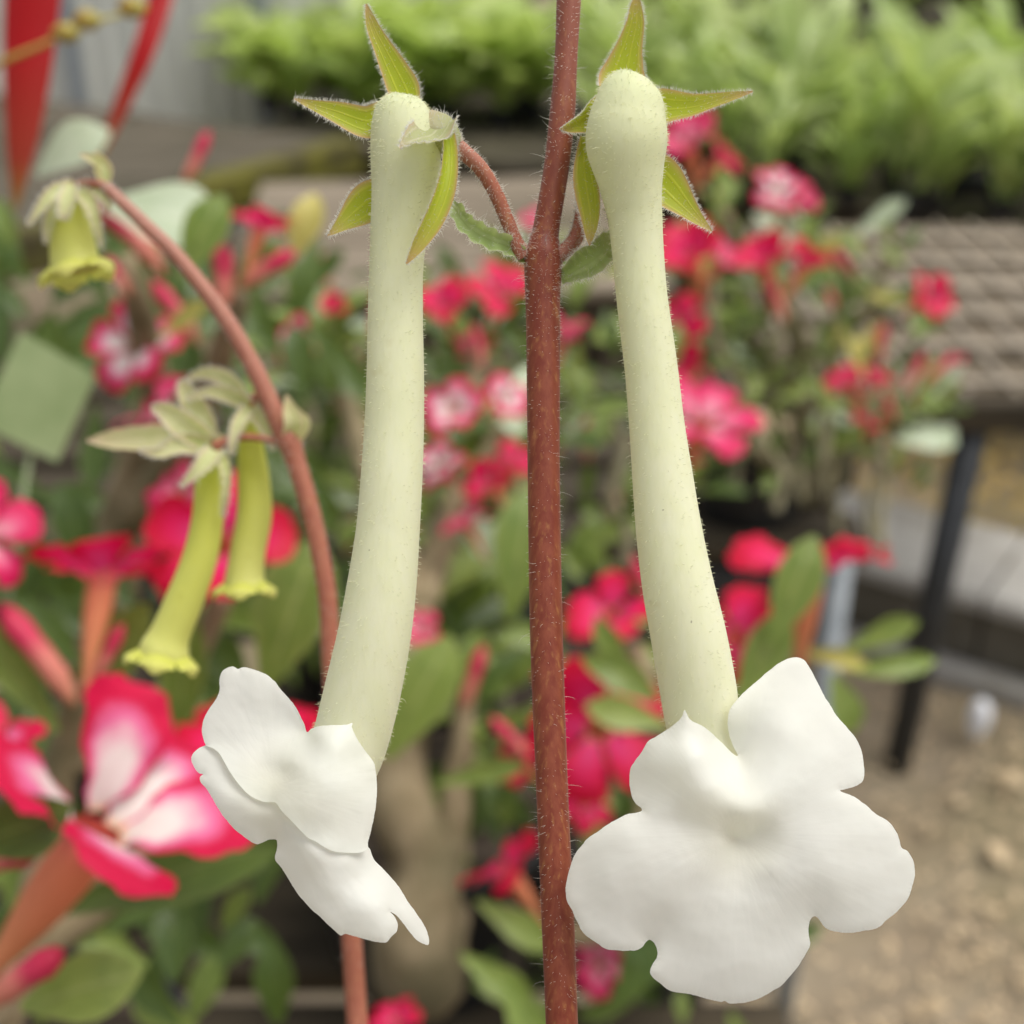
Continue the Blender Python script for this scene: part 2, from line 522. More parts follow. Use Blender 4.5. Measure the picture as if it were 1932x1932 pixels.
def bevel_box(name, lo, hi, mat, parent, M=None, bev=0.004):
    """box with chamfered long edges"""
    x0, y0, z0 = lo; x1, y1, z1 = hi
    b = min(bev, (y1 - y0) / 3, (z1 - z0) / 3, (x1 - x0) / 3)
    mb = MB()
    ring = [(y0 + b, z0), (y1 - b, z0), (y1, z0 + b), (y1, z1 - b), (y1 - b, z1), (y0 + b, z1), (y0, z1 - b), (y0, z0 + b)]
    r = []
    for x in (x0, x1):
        row = []
        for (y, z) in ring:
            p = Vector((x, y, z))
            row.append(mb.vert(M @ p if M else p))
        r.append(row)
    for k in range(8):
        k2 = (k + 1) % 8
        mb.f.append((r[0][k], r[1][k], r[1][k2], r[0][k2]))
    mb.f.append(tuple(r[0])); mb.f.append(tuple(reversed(r[1])))
    return put(name, mb, mat, parent, smooth=False)


# corrugated wall behind the benches, top left
wall = MB()
wa = plane(-260, 150, 0.72); wb = plane(900, 120, 0.72)
wdir = (wb - wa); wdir.z = 0; L = wdir.length; wdir.normalize(); wn = Vector((wdir.y, -wdir.x, 0))
wa = Vector((wa.x, wa.y + 0.25, 0))
nw = int(L / 0.006)
rows = []
for k in range(nw + 1):
    s = k * L / nw
    off = 0.009 * max(-0.6, min(1.0, 1.6 * math.sin(2 * math.pi * s / 0.085)))
    p = wa + wdir * s + wn * off
    rows.append((wall.vert((p.x, p.y, 0.05)), wall.vert((p.x, p.y, 2.2))))
for k in range(nw):
    wall.f.append((rows[k][0], rows[k + 1][0], rows[k + 1][1], rows[k][1]))
cw = thing('corrugated_wall', wa, 'grey corrugated sheet wall behind the wooden bench', 'wall')
put('sheet_panel', wall, MAT['sheet'], cw)
for s in (0.30, 0.62):
    p = wa + wdir * (L * s) + wn * 0.05
    bevel_box('wall_post', (p.x - 0.03, p.y - 0.02, 0), (p.x + 0.03, p.y + 0.02, 2.2), MAT['greymetal'], cw)
MAT['greymetal']


def bench(name, label, z, corners, nboards, mat, mat_frame, board_gap=0.012, thick=0.025, leg_mat=None, along=True, group=None, cat='bench', legs=((0.03, 0.04), (0.97, 0.04), (0.03, 0.96), (0.97, 0.96))):
    """corners: near-left, near-right, far-right, far-left in plan; boards run from left to right"""
    c = [Vector((q[0], q[1], 0)) for q in corners]
    ctr = sum(c, Vector()) / 4
    t = thing(name, (ctr.x, ctr.y, 0), label, cat, group)
    ex = (c[1] - c[0]).normalized(); Lx = ((c[1] - c[0]).length + (c[2] - c[3]).length) / 2
    ey = Vector((-ex.y, ex.x, 0)); Ly = (c[3] - c[0]).dot(ey)
    M = Matrix.Translation(c[0]) @ Matrix((ex, ey, Vector((0, 0, 1)))).transposed().to_4x4()
    bw = Ly / nboards
    for k in range(nboards):
        jit = rnd.uniform(-0.004, 0.004)
        bevel_box('board', (rnd.uniform(-0.01, 0.01), k * bw + board_gap / 2, z - thick + jit), (Lx + rnd.uniform(-0.01, 0.01), (k + 1) * bw - board_gap / 2, z + jit), mat, t, M)
    for y in (0.02, Ly - 0.08):
        bevel_box('rail', (0.01, y, z - thick - 0.10), (Lx - 0.01, y + 0.05, z - thick - 0.006), mat_frame, t, M)
    for (u, v) in legs:
        x, y = u * Lx, v * Ly
        bevel_box('leg', (x - 0.025, y - 0.025, -0.03), (x + 0.025, y + 0.025, z - thick - 0.10), leg_mat or mat_frame, t, M)
    return t, M, Lx, Ly


def pl(px, py, z):
    return plane(px, py, z)


# left wooden bench (far) and its mossy front beam, second board bench in the middle
ZB = 0.72
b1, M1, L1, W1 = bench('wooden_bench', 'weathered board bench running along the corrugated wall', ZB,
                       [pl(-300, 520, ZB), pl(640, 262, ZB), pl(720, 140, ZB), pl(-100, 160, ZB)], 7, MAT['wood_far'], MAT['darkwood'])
bevel_box('mossy_edge', (-0.02, -0.09, ZB - 0.09), (L1 + 0.02, -0.012, ZB + 0.012), MAT['moss'], b1, M1, 0.012)
b2, M2, L2, W2 = bench('wooden_bench', 'weathered board bench nearer the flowers, behind the white trumpets', ZB - 0.02,
                       [pl(420, 560, ZB - 0.02), pl(1180, 540, ZB - 0.02), pl(1150, 318, ZB - 0.02), pl(430, 345, ZB - 0.02)], 5, MAT['wood'], MAT['darkwood'])
# bench carrying the trays across the back
ZT = 0.60
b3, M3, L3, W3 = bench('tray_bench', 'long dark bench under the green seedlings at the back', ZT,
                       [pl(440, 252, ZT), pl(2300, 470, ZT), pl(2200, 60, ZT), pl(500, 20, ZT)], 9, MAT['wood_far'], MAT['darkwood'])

# wire-topped bench at the right
ZM = 0.715
q = [pl(1560, 745, ZM), pl(2350, 745, ZM), pl(2250, 420, ZM), pl(1620, 420, ZM)]
wc = Vector((sum(p.x for p in q) / 4, sum(p.y for p in q) / 4, 0))
wbn = thing('wire_bench', wc, 'wire grid topped bench with black legs on the bare earth', 'bench')
x0, x1 = q[0].x - 0.05, q[1].x
y0, y1 = q[0].y, min(q[2].y, q[0].y + 1.7)
for k in range(int((x1 - x0) / 0.08)):
    mb = MB(); x = x0 + 0.03 + k * 0.08
    mb.tube([(x, y0, ZM), (x, y1, ZM)], [0.005] * 2, 6)
    put('wire', mb, MAT['mesh_wire'], wbn)
for k in range(int((y1 - y0) / 0.17)):
    mb = MB(); y = y0 + 0.03 + k * 0.17
    mb.tube([(x0, y, ZM + 0.009), (x1, y, ZM + 0.009)], [0.006] * 2, 6)
    put('wire', mb, MAT['mesh_wire'], wbn)
for k in range(6):                                        # timber slats that carry the wire
    y = y0 + 0.05 + k * (y1 - y0 - 0.16) / 5
    bevel_box('slat', (x0, y, ZM - 0.035), (x1, y + 0.12, ZM - 0.008), MAT['slat_grey'], wbn)
bevel_box('front_beam', (x0, y0 - 0.05, ZM - 0.045), (x1, y0 - 0.006, ZM + 0.004), MAT['darkwood'], wbn)
bevel_box('lower_beam', (x0, y0 + 0.15, ZM - 0.11), (x1, y0 + 0.19, ZM - 0.04), MAT['darkwood'], wbn)
lg = pl(1690, 1440, 0.0)
tp = pl(1812, 880, ZM - 0.08)
for (bx, by, tx, ty) in ((lg.x, lg.y, lg.x + 0.03, y0 - 0.02), (lg.x + 1.2, y0 - 0.02, lg.x + 1.2, y0 - 0.02), (lg.x + 0.1, y1 - 0.1, lg.x + 0.1, y1 - 0.1)):
    mb = MB(); mb.tube([(bx, by, -0.03), (tx, ty, ZM - 0.047)], [0.024, 0.026], 10)
    put('leg', mb, MAT['blackmetal'], wbn)

# low concrete kerb with dry litter behind it
ka = pl(1480, 1150, 0.0); kb = pl(2250, 1390, 0.0)
kd = (kb - ka).normalized(); kn = Vector((-kd.y, kd.x, 0))
Mk = Matrix.Translation(ka) @ Matrix((kd, kn, Vector((0, 0, 1)))).transposed().to_4x4()
Lk = (kb - ka).length
kt = thing('concrete_kerb', (ka + kb) / 2, 'low grey concrete kerb crossing behind the black bench leg', 'kerb')
nb = 2
for k in range(nb):
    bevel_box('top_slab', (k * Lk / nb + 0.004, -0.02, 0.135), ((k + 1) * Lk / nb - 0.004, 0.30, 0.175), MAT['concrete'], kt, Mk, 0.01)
    bevel_box('shaded_base', (k * Lk / nb + 0.004, 0.0, -0.03), ((k + 1) * Lk / nb - 0.004, 0.27, 0.133), MAT['shaded_concrete'], kt, Mk, 0.008)  # kerb face below the slab, its shade put into a darker colour
bevel_box('footing', (0.0, -0.06, -0.03), (Lk, -0.004, 0.018), MAT['concrete'], kt, Mk, 0.006)
lt = MB()
for k in range(1500):
    p = Mk @ Vector((rnd.uniform(-0.5, Lk), 0.27 + rnd.random() ** 1.3 * 0.9, 0.01 + rnd.random() * 0.05))
    d = Vector((rnd.uniform(-1, 1), rnd.uniform(-1, 1), rnd.uniform(-0.2, 0.5))).normalized() * rnd.uniform(0.02, 0.06)
    n = Vector((rnd.uniform(-.5, .5), rnd.uniform(-.5, .5), 1))
    lt.blade([p, p + d * 0.5, p + d], [0.004, 0.015, 0.002], n, 3, 2)
tag(put('dry_litter', lt, MAT['dry_grass']), 'yellow brown dry leaf litter behind the concrete kerb', 'litter', None, 'stuff')

# dead leaves and a white stone on the earth
gl = MB()
for k in range(700):
    p = pl(rnd.uniform(1350, 2100), rnd.uniform(1300, 2050), 0.004)
    a = rnd.uniform(0, 6.28)
    d = Vector((math.cos(a), math.sin(a), rnd.uniform(0, 0.4))) * rnd.uniform(0.008, 0.028)
    gl.blade([p, p + d * 0.5 + Vector((0, 0, 0.006)), p + d], [0.003, rnd.uniform(0.006, 0.014), 0.002], (rnd.uniform(-.3, .3), rnd.uniform(-.3, .3), 1), 3, 2)
tag(put('leaf_litter', gl, MAT['dryleaf']), 'small dry leaf crumbs strewn over the brown earth', 'litter', None, 'stuff')
for (px, py, r, lab) in ((1905, 1475, 0.03, 'tan dry leaf lying at the picture edge below the white stone'),
                         (1880, 1610, 0.026, 'tan dry leaf on the earth beside the large white flower lip'),
                         (1765, 1905, 0.02, 'small tan dry leaf on the earth near the bottom edge')):
    p = pl(px, py, 0.008); mb = MB(); a = rnd.uniform(0, 3)
    d = Vector((math.cos(a), math.sin(a), 0.1)) * r
    mb.blade([p - d, p + Vector((0, 0, 0.01)), p + d], [0.004, r * 1.1, r * 0.9, 0.002], (0.1, -0.3, 1), 8, 4, 0.3)
    tag(put('dry_leaf', mb, MAT['dryleaf']), lab, 'dry leaf', 'dry leaves on the ground')
p = pl(1842, 1375, 0.02); mb = MB()
mb.tube([p + Vector((0, 0, -0.02)), p + Vector((0, 0, -0.005)), p + Vector((0.002, 0, 0.02)), p + Vector((0.002, 0, 0.045)), p + Vector((0, 0, 0.06)), p + Vector((0, 0, 0.064))],
        [0.010, 0.016, 0.021, 0.020, 0.012, 0.002], 14)
tag(put('white_stone', mb, MAT['pebble']), 'smooth white upright stone on the brown earth', 'stone')


# ------------------------------------------------------------------ seedlings and shrubs at the back
def clump_mesh(name, mat, n, h, spread, lw, upright, seed):
    r = random.Random(seed)
    mb = MB()
    for k in range(n):
        a = r.uniform(0, 6.28); e = r.uniform(upright - 0.35, min(upright + 0.35, 1.5))
        base = Vector((math.cos(a) * spread * 0.25 * r.random(), math.sin(a) * spread * 0.25 * r.random(), h * 0.55 * r.random() ** 1.2))
        L = h * r.uniform(0.45, 0.8)
        d = Vector((math.cos(a) * math.cos(e), math.sin(a) * math.cos(e), math.sin(e)))
        bend = Vector((math.cos(a), math.sin(a), -0.6)) * (L * 0.25)
        nn = Vector((-math.cos(a) * math.sin(e), -math.sin(a) * math.sin(e), math.cos(e))) + Vector((r.uniform(-.4, .4), r.uniform(-.4, .4), 0))
        ww = L * lw * r.uniform(0.8, 1.2)
        mb.blade([base, base + d * L * 0.5, base + d * L + bend], [ww * 0.3, ww * 0.95, ww * 0.9, ww * 0.08], nn, 5, 2, 0.25)
    return mb.mesh(name, mat)


def pot_mesh(r, h, seg=20):
    mb = MB()
    prof = [(r * 0.74, 0.0), (r * 0.93, h * 0.86), (r * 0.93, h * 0.865), (r, h * 0.87), (r, h), (r * 0.93, h), (r * 0.9, h * 0.8)]
    rings = []
    for k, (rr, z) in enumerate(prof):
        rings.append([mb.vert((rr * math.cos(2 * math.pi * i / seg), rr * math.sin(2 * math.pi * i / seg), z)) for i in range(seg)])
    for a, b in zip(rings, rings[1:]):
        for i in range(seg):
            j = (i + 1) % seg
            mb.f.append((a[i], a[j], b[j], b[i]))
    mb.f.append(tuple(reversed(rings[0])))
    return mb.mesh('pot_shell', MAT['pot'], smooth=False)


def soil_mesh(r, z, mat='soil'):
    mb = MB()
    c = mb.vert((0, 0, z + 0.004))
    prev = None
    for rr in (r * 0.45, r * 0.9):
        ring = [mb.vert((rr * math.cos(2 * math.pi * i / 20), rr * math.sin(2 * math.pi * i / 20), z + 0.004 * noise.noise(Vector((i * 1.7, rr * 90, 0))))) for i in range(20)]
        for i in range(20):
            j = (i + 1) % 20
            mb.f.append((c, ring[i], ring[j]) if prev is None else (prev[i], ring[i], ring[j], prev[j]))
        prev = ring
    return mb.mesh('soil', MAT[mat])


sp = [pot_mesh(0.045, 0.07), None]
leafy = [clump_mesh('foliage', MAT['bench_leaf'], 24, 0.30, 0.28, 0.52, 0.75, s) for s in range(4)]
strap = [clump_mesh('foliage', MAT['strap_leaf'], 22, 0.38, 0.2, 0.21, 1.1, 10 + s) for s in range(4)]
shrub = [clump_mesh('foliage', MAT['grey_leaf'], 110, 0.34, 0.3, 0.22, 0.8, 20 + s) for s in range(3)]


def place_plant(name, me, loc, rot, s, label, cat, group, pot=True):
    t = thing(name, loc, label, cat, group)
    M = Matrix.Translation(loc) @ Matrix.Rotation(rot, 4, 'Z') @ Matrix.Scale(s, 4)
    if pot:
        link('pot', sp[0], t, M)
        link('foliage', me, t, M @ Matrix.Translation((0, 0, 0.06)))
    else:
        link('foliage', me, t, M)
    return t


def fill(quad, nx, ny, z, fn, jit=0.3):
    k = 0
    for j in range(ny):
        for i in range(nx):
            u = (i + 0.5 + rnd.uniform(-jit, jit)) / nx; v = (j + 0.5 + rnd.uniform(-jit, jit)) / ny
            a = [quad[0][0] * (1 - u) + quad[1][0] * u, quad[0][1] * (1 - u) + quad[1][1] * u]
            b = [quad[3][0] * (1 - u) + quad[2][0] * u, quad[3][1] * (1 - u) + quad[2][1] * u]
            fn(pl(a[0] * (1 - v) + b[0] * v, a[1] * (1 - v) + b[1] * v, z), k)
            k += 1


fill([(450, 235), (1060, 260), (1080, 150), (520, 130)], 7, 3, ZT + 0.003,
     lambda p, k: place_plant('seedling_plant', leafy[k % 4], p, rnd.uniform(0, 6), rnd.uniform(0.85, 1.15), 'bright green broad-leaved seedling in the block by the corrugated wall', 'seedling', 'broad-leaved seedlings at the back'))
fill([(1080, 345), (2060, 470), (2080, 250), (1110, 190)], 9, 5, ZT + 0.003,
     lambda p, k: place_plant('seedling_plant', strap[k % 4], p, rnd.uniform(0, 6), rnd.uniform(0.6, 1.2), 'light green strap-leaved seedling in the dense block at the upper right', 'seedling', 'strap-leaved seedlings at the back'))
fill([(900, 62), (2150, 100), (2100, -10), (900, -60)], 10, 3, 0.45,
     lambda p, k: place_plant('grey_shrub', shrub[k % 3], p, rnd.uniform(0, 6), rnd.uniform(0.9, 1.3), 'grey green bushy plant in the hazy row along the top edge', 'shrub', 'grey green shrubs in the last row'), 0.2)
# bench under that last row
b4, M4, L4, W4 = bench('tray_bench', 'dark low bench under the last row of shrubs', 0.446,
                       [pl(820, 100, 0.446), pl(2250, 165, 0.446), pl(2150, -40, 0.446), pl(850, -90, 0.446)], 6, MAT['darkwood'], MAT['darkwood'])
for (px, py, lab) in ((1880, 372, 'black plastic tray edge on the bench beneath the seedlings'),):
    a = pl(px - 90, py, ZT); b = pl(px + 300, py + 60, ZT)
    t = thing('plant_tray', (a + b) / 2, lab, 'tray')
    bevel_box('tray_side', (a.x, a.y - 0.02, ZT + 0.004), (b.x, a.y, ZT + 0.06), MAT['pot'], t)
    bevel_box('tray_floor', (a.x, a.y + 0.002, ZT + 0.004), (b.x, a.y + 0.25, ZT + 0.012), MAT['pot'], t)

# ------------------------------------------------------------------ benches that carry the desert roses
ZN = 0.86
bn, Mn, Ln, Wn = bench('plant_bench', 'dark near bench under the potted desert roses', ZN, [(-1.1, -0.15), (0.17, -0.15), (0.17, 0.86), (-1.1, 0.86)], 8, MAT['darkwood'], MAT['blackmetal'], 0.03)
ZD = 0.82
dq = pl(1600, 1045, ZD)
bd, Md, Ld, Wd = bench('plant_bench', 'dark bench with a grey steel leg under the pot of the tall desert rose', ZD,
                       [(-0.75, dq.y), (dq.x + 0.02, dq.y), (dq.x + 0.02, dq.y + 0.55), (-0.75, dq.y + 0.55)], 5, MAT['darkwood'], MAT['blackmetal'], 0.03,
                       legs=((0.03, 0.04), (0.03, 0.94), (0.97, 0.94)))
mb = MB(); mb.tube([(dq.x - 0.012, dq.y - 0.02, -0.03), (dq.x - 0.012, dq.y - 0.02, ZD + 0.012)], [0.0125] * 2, 12)
put('leg', mb, MAT['greymetal'], bd)['label'] = 'grey galvanised steel pipe leg'

# ------------------------------------------------------------------ desert roses
def bladed(name, mat, pts, widths, nrm=(0, 0, 1), nu=10, nv=4, cup=0.2, wave=0.0, seed=0):
    mb = MB(); mb.blade(pts, widths, nrm, nu, nv, cup, 0, wave, seed)
    return mb.mesh(name, mat)


def leafset(mat):
    return [bladed('leaf', mat, [(0, 0, 0), (0, .35, .03), (0, .7, .02), (0, 1, -.08)], [.05, .16, .30, .36, .26, .02], cup=.25),
            bladed('leaf', mat, [(0, 0, 0), (0.02, .35, .06), (0.03, .7, .03), (0, 1, -.16)], [.05, .20, .33, .33, .22, .02], cup=.4, wave=0.012),
            bladed('leaf', mat, [(0, 0, 0), (-.03, .4, .02), (-.05, .75, .07), (-.03, 1, .10)], [.04, .14, .24, .29, .20, .02], cup=.35, wave=0.01, seed=2)]


LEAF = {k: leafset(MAT[k]) for k in ('aleaf', 'aleaf_dark', 'aleaf_pale', 'aleaf_yellow')}


def petal_mesh(mat, seed):
    return bladed('petal', mat, [(.13, 0, -.06), (.32, 0, .06), (.62, 0, .13), (.86, 0, .10), (1.0, 0, .02)],
                  [.14, .36, .66, .76, .56, .05], (0, 0, 1), 12, 6, 0.18 if seed % 2 else -0.05, 0.03, seed)


PET = {k: [petal_mesh(MAT[k], s) for s in range(3)] for k in ('bi', 'pink', 'red')}


def trumpet_mesh():
    mb = MB()
    z = [-1.55, -1.35, -1.1, -0.85, -0.6, -0.35, -0.15, -0.02]
    r = [.05, .055, .07, .115, .155, .175, .175, .18]
    mb.tube([(0, 0, a) for a in z], r, 14, True, False)
    return mb.mesh('flower_trumpet', MAT['throat'])


TRUMPET = trumpet_mesh()


def bud_mesh(open_=0.0):
    mb = MB()
    z = [0, .1, .25, .45, .6, .75, .9, 1.0]
    r = [.03, .06, .10, .10, .10, .115, .08, .008]
    pts = [(0.02 * math.sin(a * 5), 0, a) for a in z]
    mb.tube(pts, r, 10, True, True)
    return mb.mesh('bud', MAT['bud'])


BUD = bud_mesh()


def frame_z(zaxis, roll=0.0):
    z = Vector(zaxis).normalized()
    x = z.orthogonal().normalized()
    x = Matrix.Rotation(roll, 3, z) @ x
    y = z.cross(x)
    return Matrix((x, y, z)).transposed().to_4x4()


def camdir(rx, uy, back):
    """direction from picture-right, picture-up and towards-the-camera amounts"""
    return (RT * rx + UP * uy - FW * back).normalized()


def add_flower(plant, px, py, d, wpx, face, var, roll=0.0, lift=0.0):
    c = P(px, py, d)
    R = m_px(wpx, d) / 2
    M = Matrix.Translation(c) @ frame_z(camdir(*face), roll) @ Matrix.Scale(R, 4)
    tr = link('flower_trumpet', TRUMPET, plant, M)
    for k in range(5):
        Mk = M @ Matrix.Rotation(k * 2 * math.pi / 5 + rnd.uniform(-.08, .08), 4, 'Z') @ Matrix.Rotation(rnd.uniform(-.45, .25) - lift, 4, 'Y') @ Matrix.Rotation(rnd.uniform(-.4, .4), 4, 'X')
        link('petal', PET[var][rnd.randrange(3)], tr, Mk)
    return M @ Vector((0, 0, -1.5))


def add_bud(plant, px, py, d, lpx, ang, toward=0.0, fat=1.0):
    """bud whose base is at (px,py) and which points at ang degrees in the picture"""
    c = P(px, py, d); a = math.radians(ang)
    M = Matrix.Translation(c) @ frame_z(camdir(math.cos(a), math.sin(a), toward)) @ Matrix.Diagonal((m_px(lpx, d) * fat, m_px(lpx, d) * fat, m_px(lpx, d), 1))
    link('bud', BUD, plant, M)
    return c


def add_leaf(plant, px, py, d, lpx, ang, tone='aleaf', width=1.0, tilt=0.0, back=0.2, k=None):
    """leaf whose stalk end is at (px,py); ang in the picture; tilt leans its tip to the camera; back turns its face up or down"""
    a = math.radians(ang)
    y = camdir(math.cos(a), math.sin(a), tilt)
    n = (-FW + Vector((0, 0, 1)) * back)
    x = y.cross(n).normalized(); z = x.cross(y).normalized()
    s = m_px(lpx, d)
    M = Matrix.Translation(P(px, py, d)) @ Matrix((x, y, z)).transposed().to_4x4() @ Matrix.Diagonal((s * width, s, s, 1))
    return link('leaf', LEAF[tone][rnd.randrange(3) if k is None else k], plant, M)


def rosette(plant, tip, axis, n, size, tone='aleaf', rr=None):
    rr = rr or rnd
    axis = Vector(axis).normalized()
    F = frame_z(axis, rr.uniform(0, 6))
    for k in range(n):
        a = k * 2.4 + rr.uniform(-.4, .4)
        e = rr.uniform(0.15, 1.0)
        y = F.to_3x3() @ Vector((math.cos(a) * math.cos(e), math.sin(a) * math.cos(e), math.sin(e)))
        up = F.to_3x3() @ Vector((-math.cos(a) * math.sin(e), -math.sin(a) * math.sin(e), math.cos(e)))
        up = (up + Vector((rr.uniform(-.3, .3), rr.uniform(-.3, .3), rr.uniform(-.3, .3)))).normalized()
        x = y.cross(up).normalized(); z = x.cross(y).normalized()
        s = size * rr.uniform(0.7, 1.2)
        p = tip - axis * (rr.random() * size * 0.7) + y * 0.004
        tn = tone
        q_ = rr.random()
        if tone == 'aleaf' and q_ < 0.15: tn = 'aleaf_pale'
        elif tone == 'aleaf' and q_ < 0.35: tn = 'aleaf_dark'
        link('leaf', LEAF[tn][rr.randrange(3)], plant, Matrix.Translation(p) @ Matrix((x, y, z)).transposed().to_4x4() @ Matrix.Diagonal((s * 1.15, s, s, 1)))


def limb(plant, pts, radii, name='branch', mat='bark'):
    c = [Vector(x) for x in catmull([tuple(p) for p in pts], 4 * (len(pts) - 1))]
    rr = np.interp(np.linspace(0, 1, len(c)), np.linspace(0, 1, len(radii)), radii)
    c = [p + Vector((noise.noise(p * 40), noise.noise(p * 40 + Vector((9, 0, 0))), 0)) * r_ * 0.5 for p, r_ in zip(c, rr)]
    mb = MB(); mb.tube(c, list(rr * np.array([1 + 0.12 * noise.noise(p * 60) for p in c])), 10)
    return put(name, mb, MAT[mat], plant)


def potted(px, d, z, r, h, label, group='black pots of the desert roses', soil='soil'):
    """black pot standing at height z under picture column px, distance d"""
    c = P(px, 966, d); loc = Vector((c.x, c.y, z))
    t = thing('plant_pot', loc, label, 'pot', group)
    M = Matrix.Translation(loc)
    link('pot_shell', pot_mesh(r, h), t, M)
    link('soil', soil_mesh(r, h * 0.93, soil), t, M)
    return loc + Vector((0, 0, h * 0.85))


def rose(label, base):
    return thing('desert_rose', base, label, 'plant', 'flowering desert roses')


def V3(px, py, d):
    return P(px, py, d)


# -- near rose, lower left
base = potted(-150, 0.50, ZN, 0.07, 0.12, 'black pot of the nearest desert rose at the lower left')
A = rose('nearest desert rose with large white and crimson flowers at lower left', base)
limb(A, [base, V3(-160, 2150, 0.45), V3(-60, 1990, 0.38), V3(-20, 1900, 0.35)], [.02, .014, .008, .006], 'trunk')
limb(A, [V3(-160, 2150, 0.45), V3(60, 1800, 0.46), V3(110, 1450, 0.45), V3(150, 1290, 0.43)], [.011, .008, .006, .004])
limb(A, [V3(60, 1800, 0.46), V3(300, 1600, 0.47), V3(430, 1450, 0.47)], [.008, .006, .004])
limb(A, [V3(110, 1450, 0.45), V3(330, 1300, 0.49), V3(420, 1110, 0.48)], [.007, .005, .004])
add_flower(A, 185, 1570, 0.32, 600, (0.62, 0.78, 0.14), 'bi', 0.45, 0.38)
add_flower(A, -90, 1500, 0.36, 420, (0.1, 0.8, 0.3), 'bi', 0.9, 0.2)
add_flower(A, 195, 1085, 0.42, 300, (0.12, 0.95, -0.12), 'red', 0.2)
add_flower(A, -35, 1010, 0.40, 230, (0.6, 0.2, 0.5), 'pink', 0.2)
add_flower(A, 415, 1030, 0.47, 290, (0.0, 0.3, 0.8), 'red', 0.5)
add_flower(A, 480, 1420, 0.46, 330, (0.1, 0.7, 0.6), 'red', 0.2)
add_bud(A, 140, 1330, 0.41, 240, 125)
add_bud(A, 170, 1290, 0.42, 130, 60)
add_bud(A, 540, 1260, 0.5, 120, 60)
add_bud(A, -20, 1900, 0.31, 200, 40, 0.2, 1.3)
add_bud(A, -40, 1640, 0.33, 130, 20, 0.2, 1.6)
add_leaf(A, 40, 1900, 0.32, 240, 18, 'aleaf', 1.5, 0.1, 0.5, 0)
add_leaf(A, 110, 1720, 0.36, 430, 13, 'aleaf_dark', 1.0, -0.1, 0.3, 2)
add_leaf(A, 200, 1760, 0.40, 300, 30, 'aleaf_dark', 1.1, -0.1, 0.3)
add_leaf(A, -80, 1600, 0.30, 230, 20, 'aleaf_dark', 1.6, 0.1, -0.3, 0)
add_leaf(A, 170, 1400, 0.44, 260, 75, 'aleaf', 1.0, 0.0, 0.2)
add_leaf(A, 110, 1380, 0.42, 260, 118, 'aleaf', 1.1, 0.1, 0.3)
add_leaf(A, 200, 1330, 0.44, 230, 60, 'aleaf', 1.2, 0.2, 0.3)
add_leaf(A, 330, 1420, 0.48, 280, 75, 'aleaf', 1.2, 0.2, 0.3)
add_leaf(A, 500, 1300, 0.50, 300, 70, 'aleaf', 1.4, 0.1, 0.0)
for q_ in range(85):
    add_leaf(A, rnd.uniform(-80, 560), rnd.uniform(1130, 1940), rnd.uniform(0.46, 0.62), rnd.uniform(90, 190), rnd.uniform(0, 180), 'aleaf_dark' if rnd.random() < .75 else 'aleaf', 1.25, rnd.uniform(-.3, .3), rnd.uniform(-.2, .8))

# -- rose behind the arching stalk, upper left
base = potted(150, 0.80, ZN, 0.08, 0.13, 'black pot of the desert rose behind the arching red stalk')
B = rose('dim desert rose with pink buds and pale leaves behind the arching stalk', base)
limb(B, [base, V3(170, 1350, 0.75), V3(230, 1000, 0.68), V3(300, 750, 0.62)], [.025, .018, .012, .008], 'trunk')
limb(B, [V3(230, 1000, 0.68), V3(380, 760, 0.58), V3(450, 560, 0.52)], [.01, .007, .004])
limb(B, [V3(300, 750, 0.62), V3(260, 560, 0.56), V3(240, 480, 0.55)], [.008, .006, .004])
add_flower(B, 255, 655, 0.58, 190, (0.0, 0.2, 0.9), 'bi', 0.1)
add_flower(B, 490, 430, 0.50, 150, (0.2, 0.8, -0.1), 'red', 0.3)
add_bud(B, 415, 590, 0.5, 130, 85, 0, 1.5)
add_bud(B, 450, 545, 0.5, 130, 35, 0, 1.3)
add_bud(B, 345, 345, 0.52, 110, 62)
add_bud(B, 310, 520, 0.5, 190, 130)
add_bud(B, 375, 650, 0.53, 150, 125)
add_bud(B, 245, 560, 0.54, 90, 120)
add_flower(B, 300, 780, 0.52, 190, (-0.5, 0.5, 0.4), 'pink', 0.3)
add_flower(B, 340, 930, 0.56, 130, (-0.2, 0.3, 0.6), 'pink', 0.3)
add_leaf(B, 195, 385, 0.47, 230, -12, 'aleaf_pale', 1.9, 0.0, 0.9, 0)
add_leaf(B, 70, 330, 0.48, 160, 35, 'aleaf_pale', 2.0, 0.0, 0.9, 0)
add_leaf(B, 345, 520, 0.46, 170, 62, 'aleaf', 1.4, 0.1, -0.2, 0)
add_leaf(B, 300, 640, 0.5, 120, 30, 'aleaf_yellow', 1.2, 0.1, 0.4)
add_leaf(B, 560, 480, 0.5, 120, 75, 'aleaf_yellow', 1.6, 0.1, 0.4)
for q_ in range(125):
    add_leaf(B, rnd.uniform(-100, 620), rnd.uniform(450, 1180), rnd.uniform(0.62, 0.9), rnd.uniform(90, 180), rnd.uniform(0, 360), 'aleaf_dark' if rnd.random() < .85 else 'aleaf', 1.25, rnd.uniform(-.3, .3), rnd.uniform(-.2, .9))

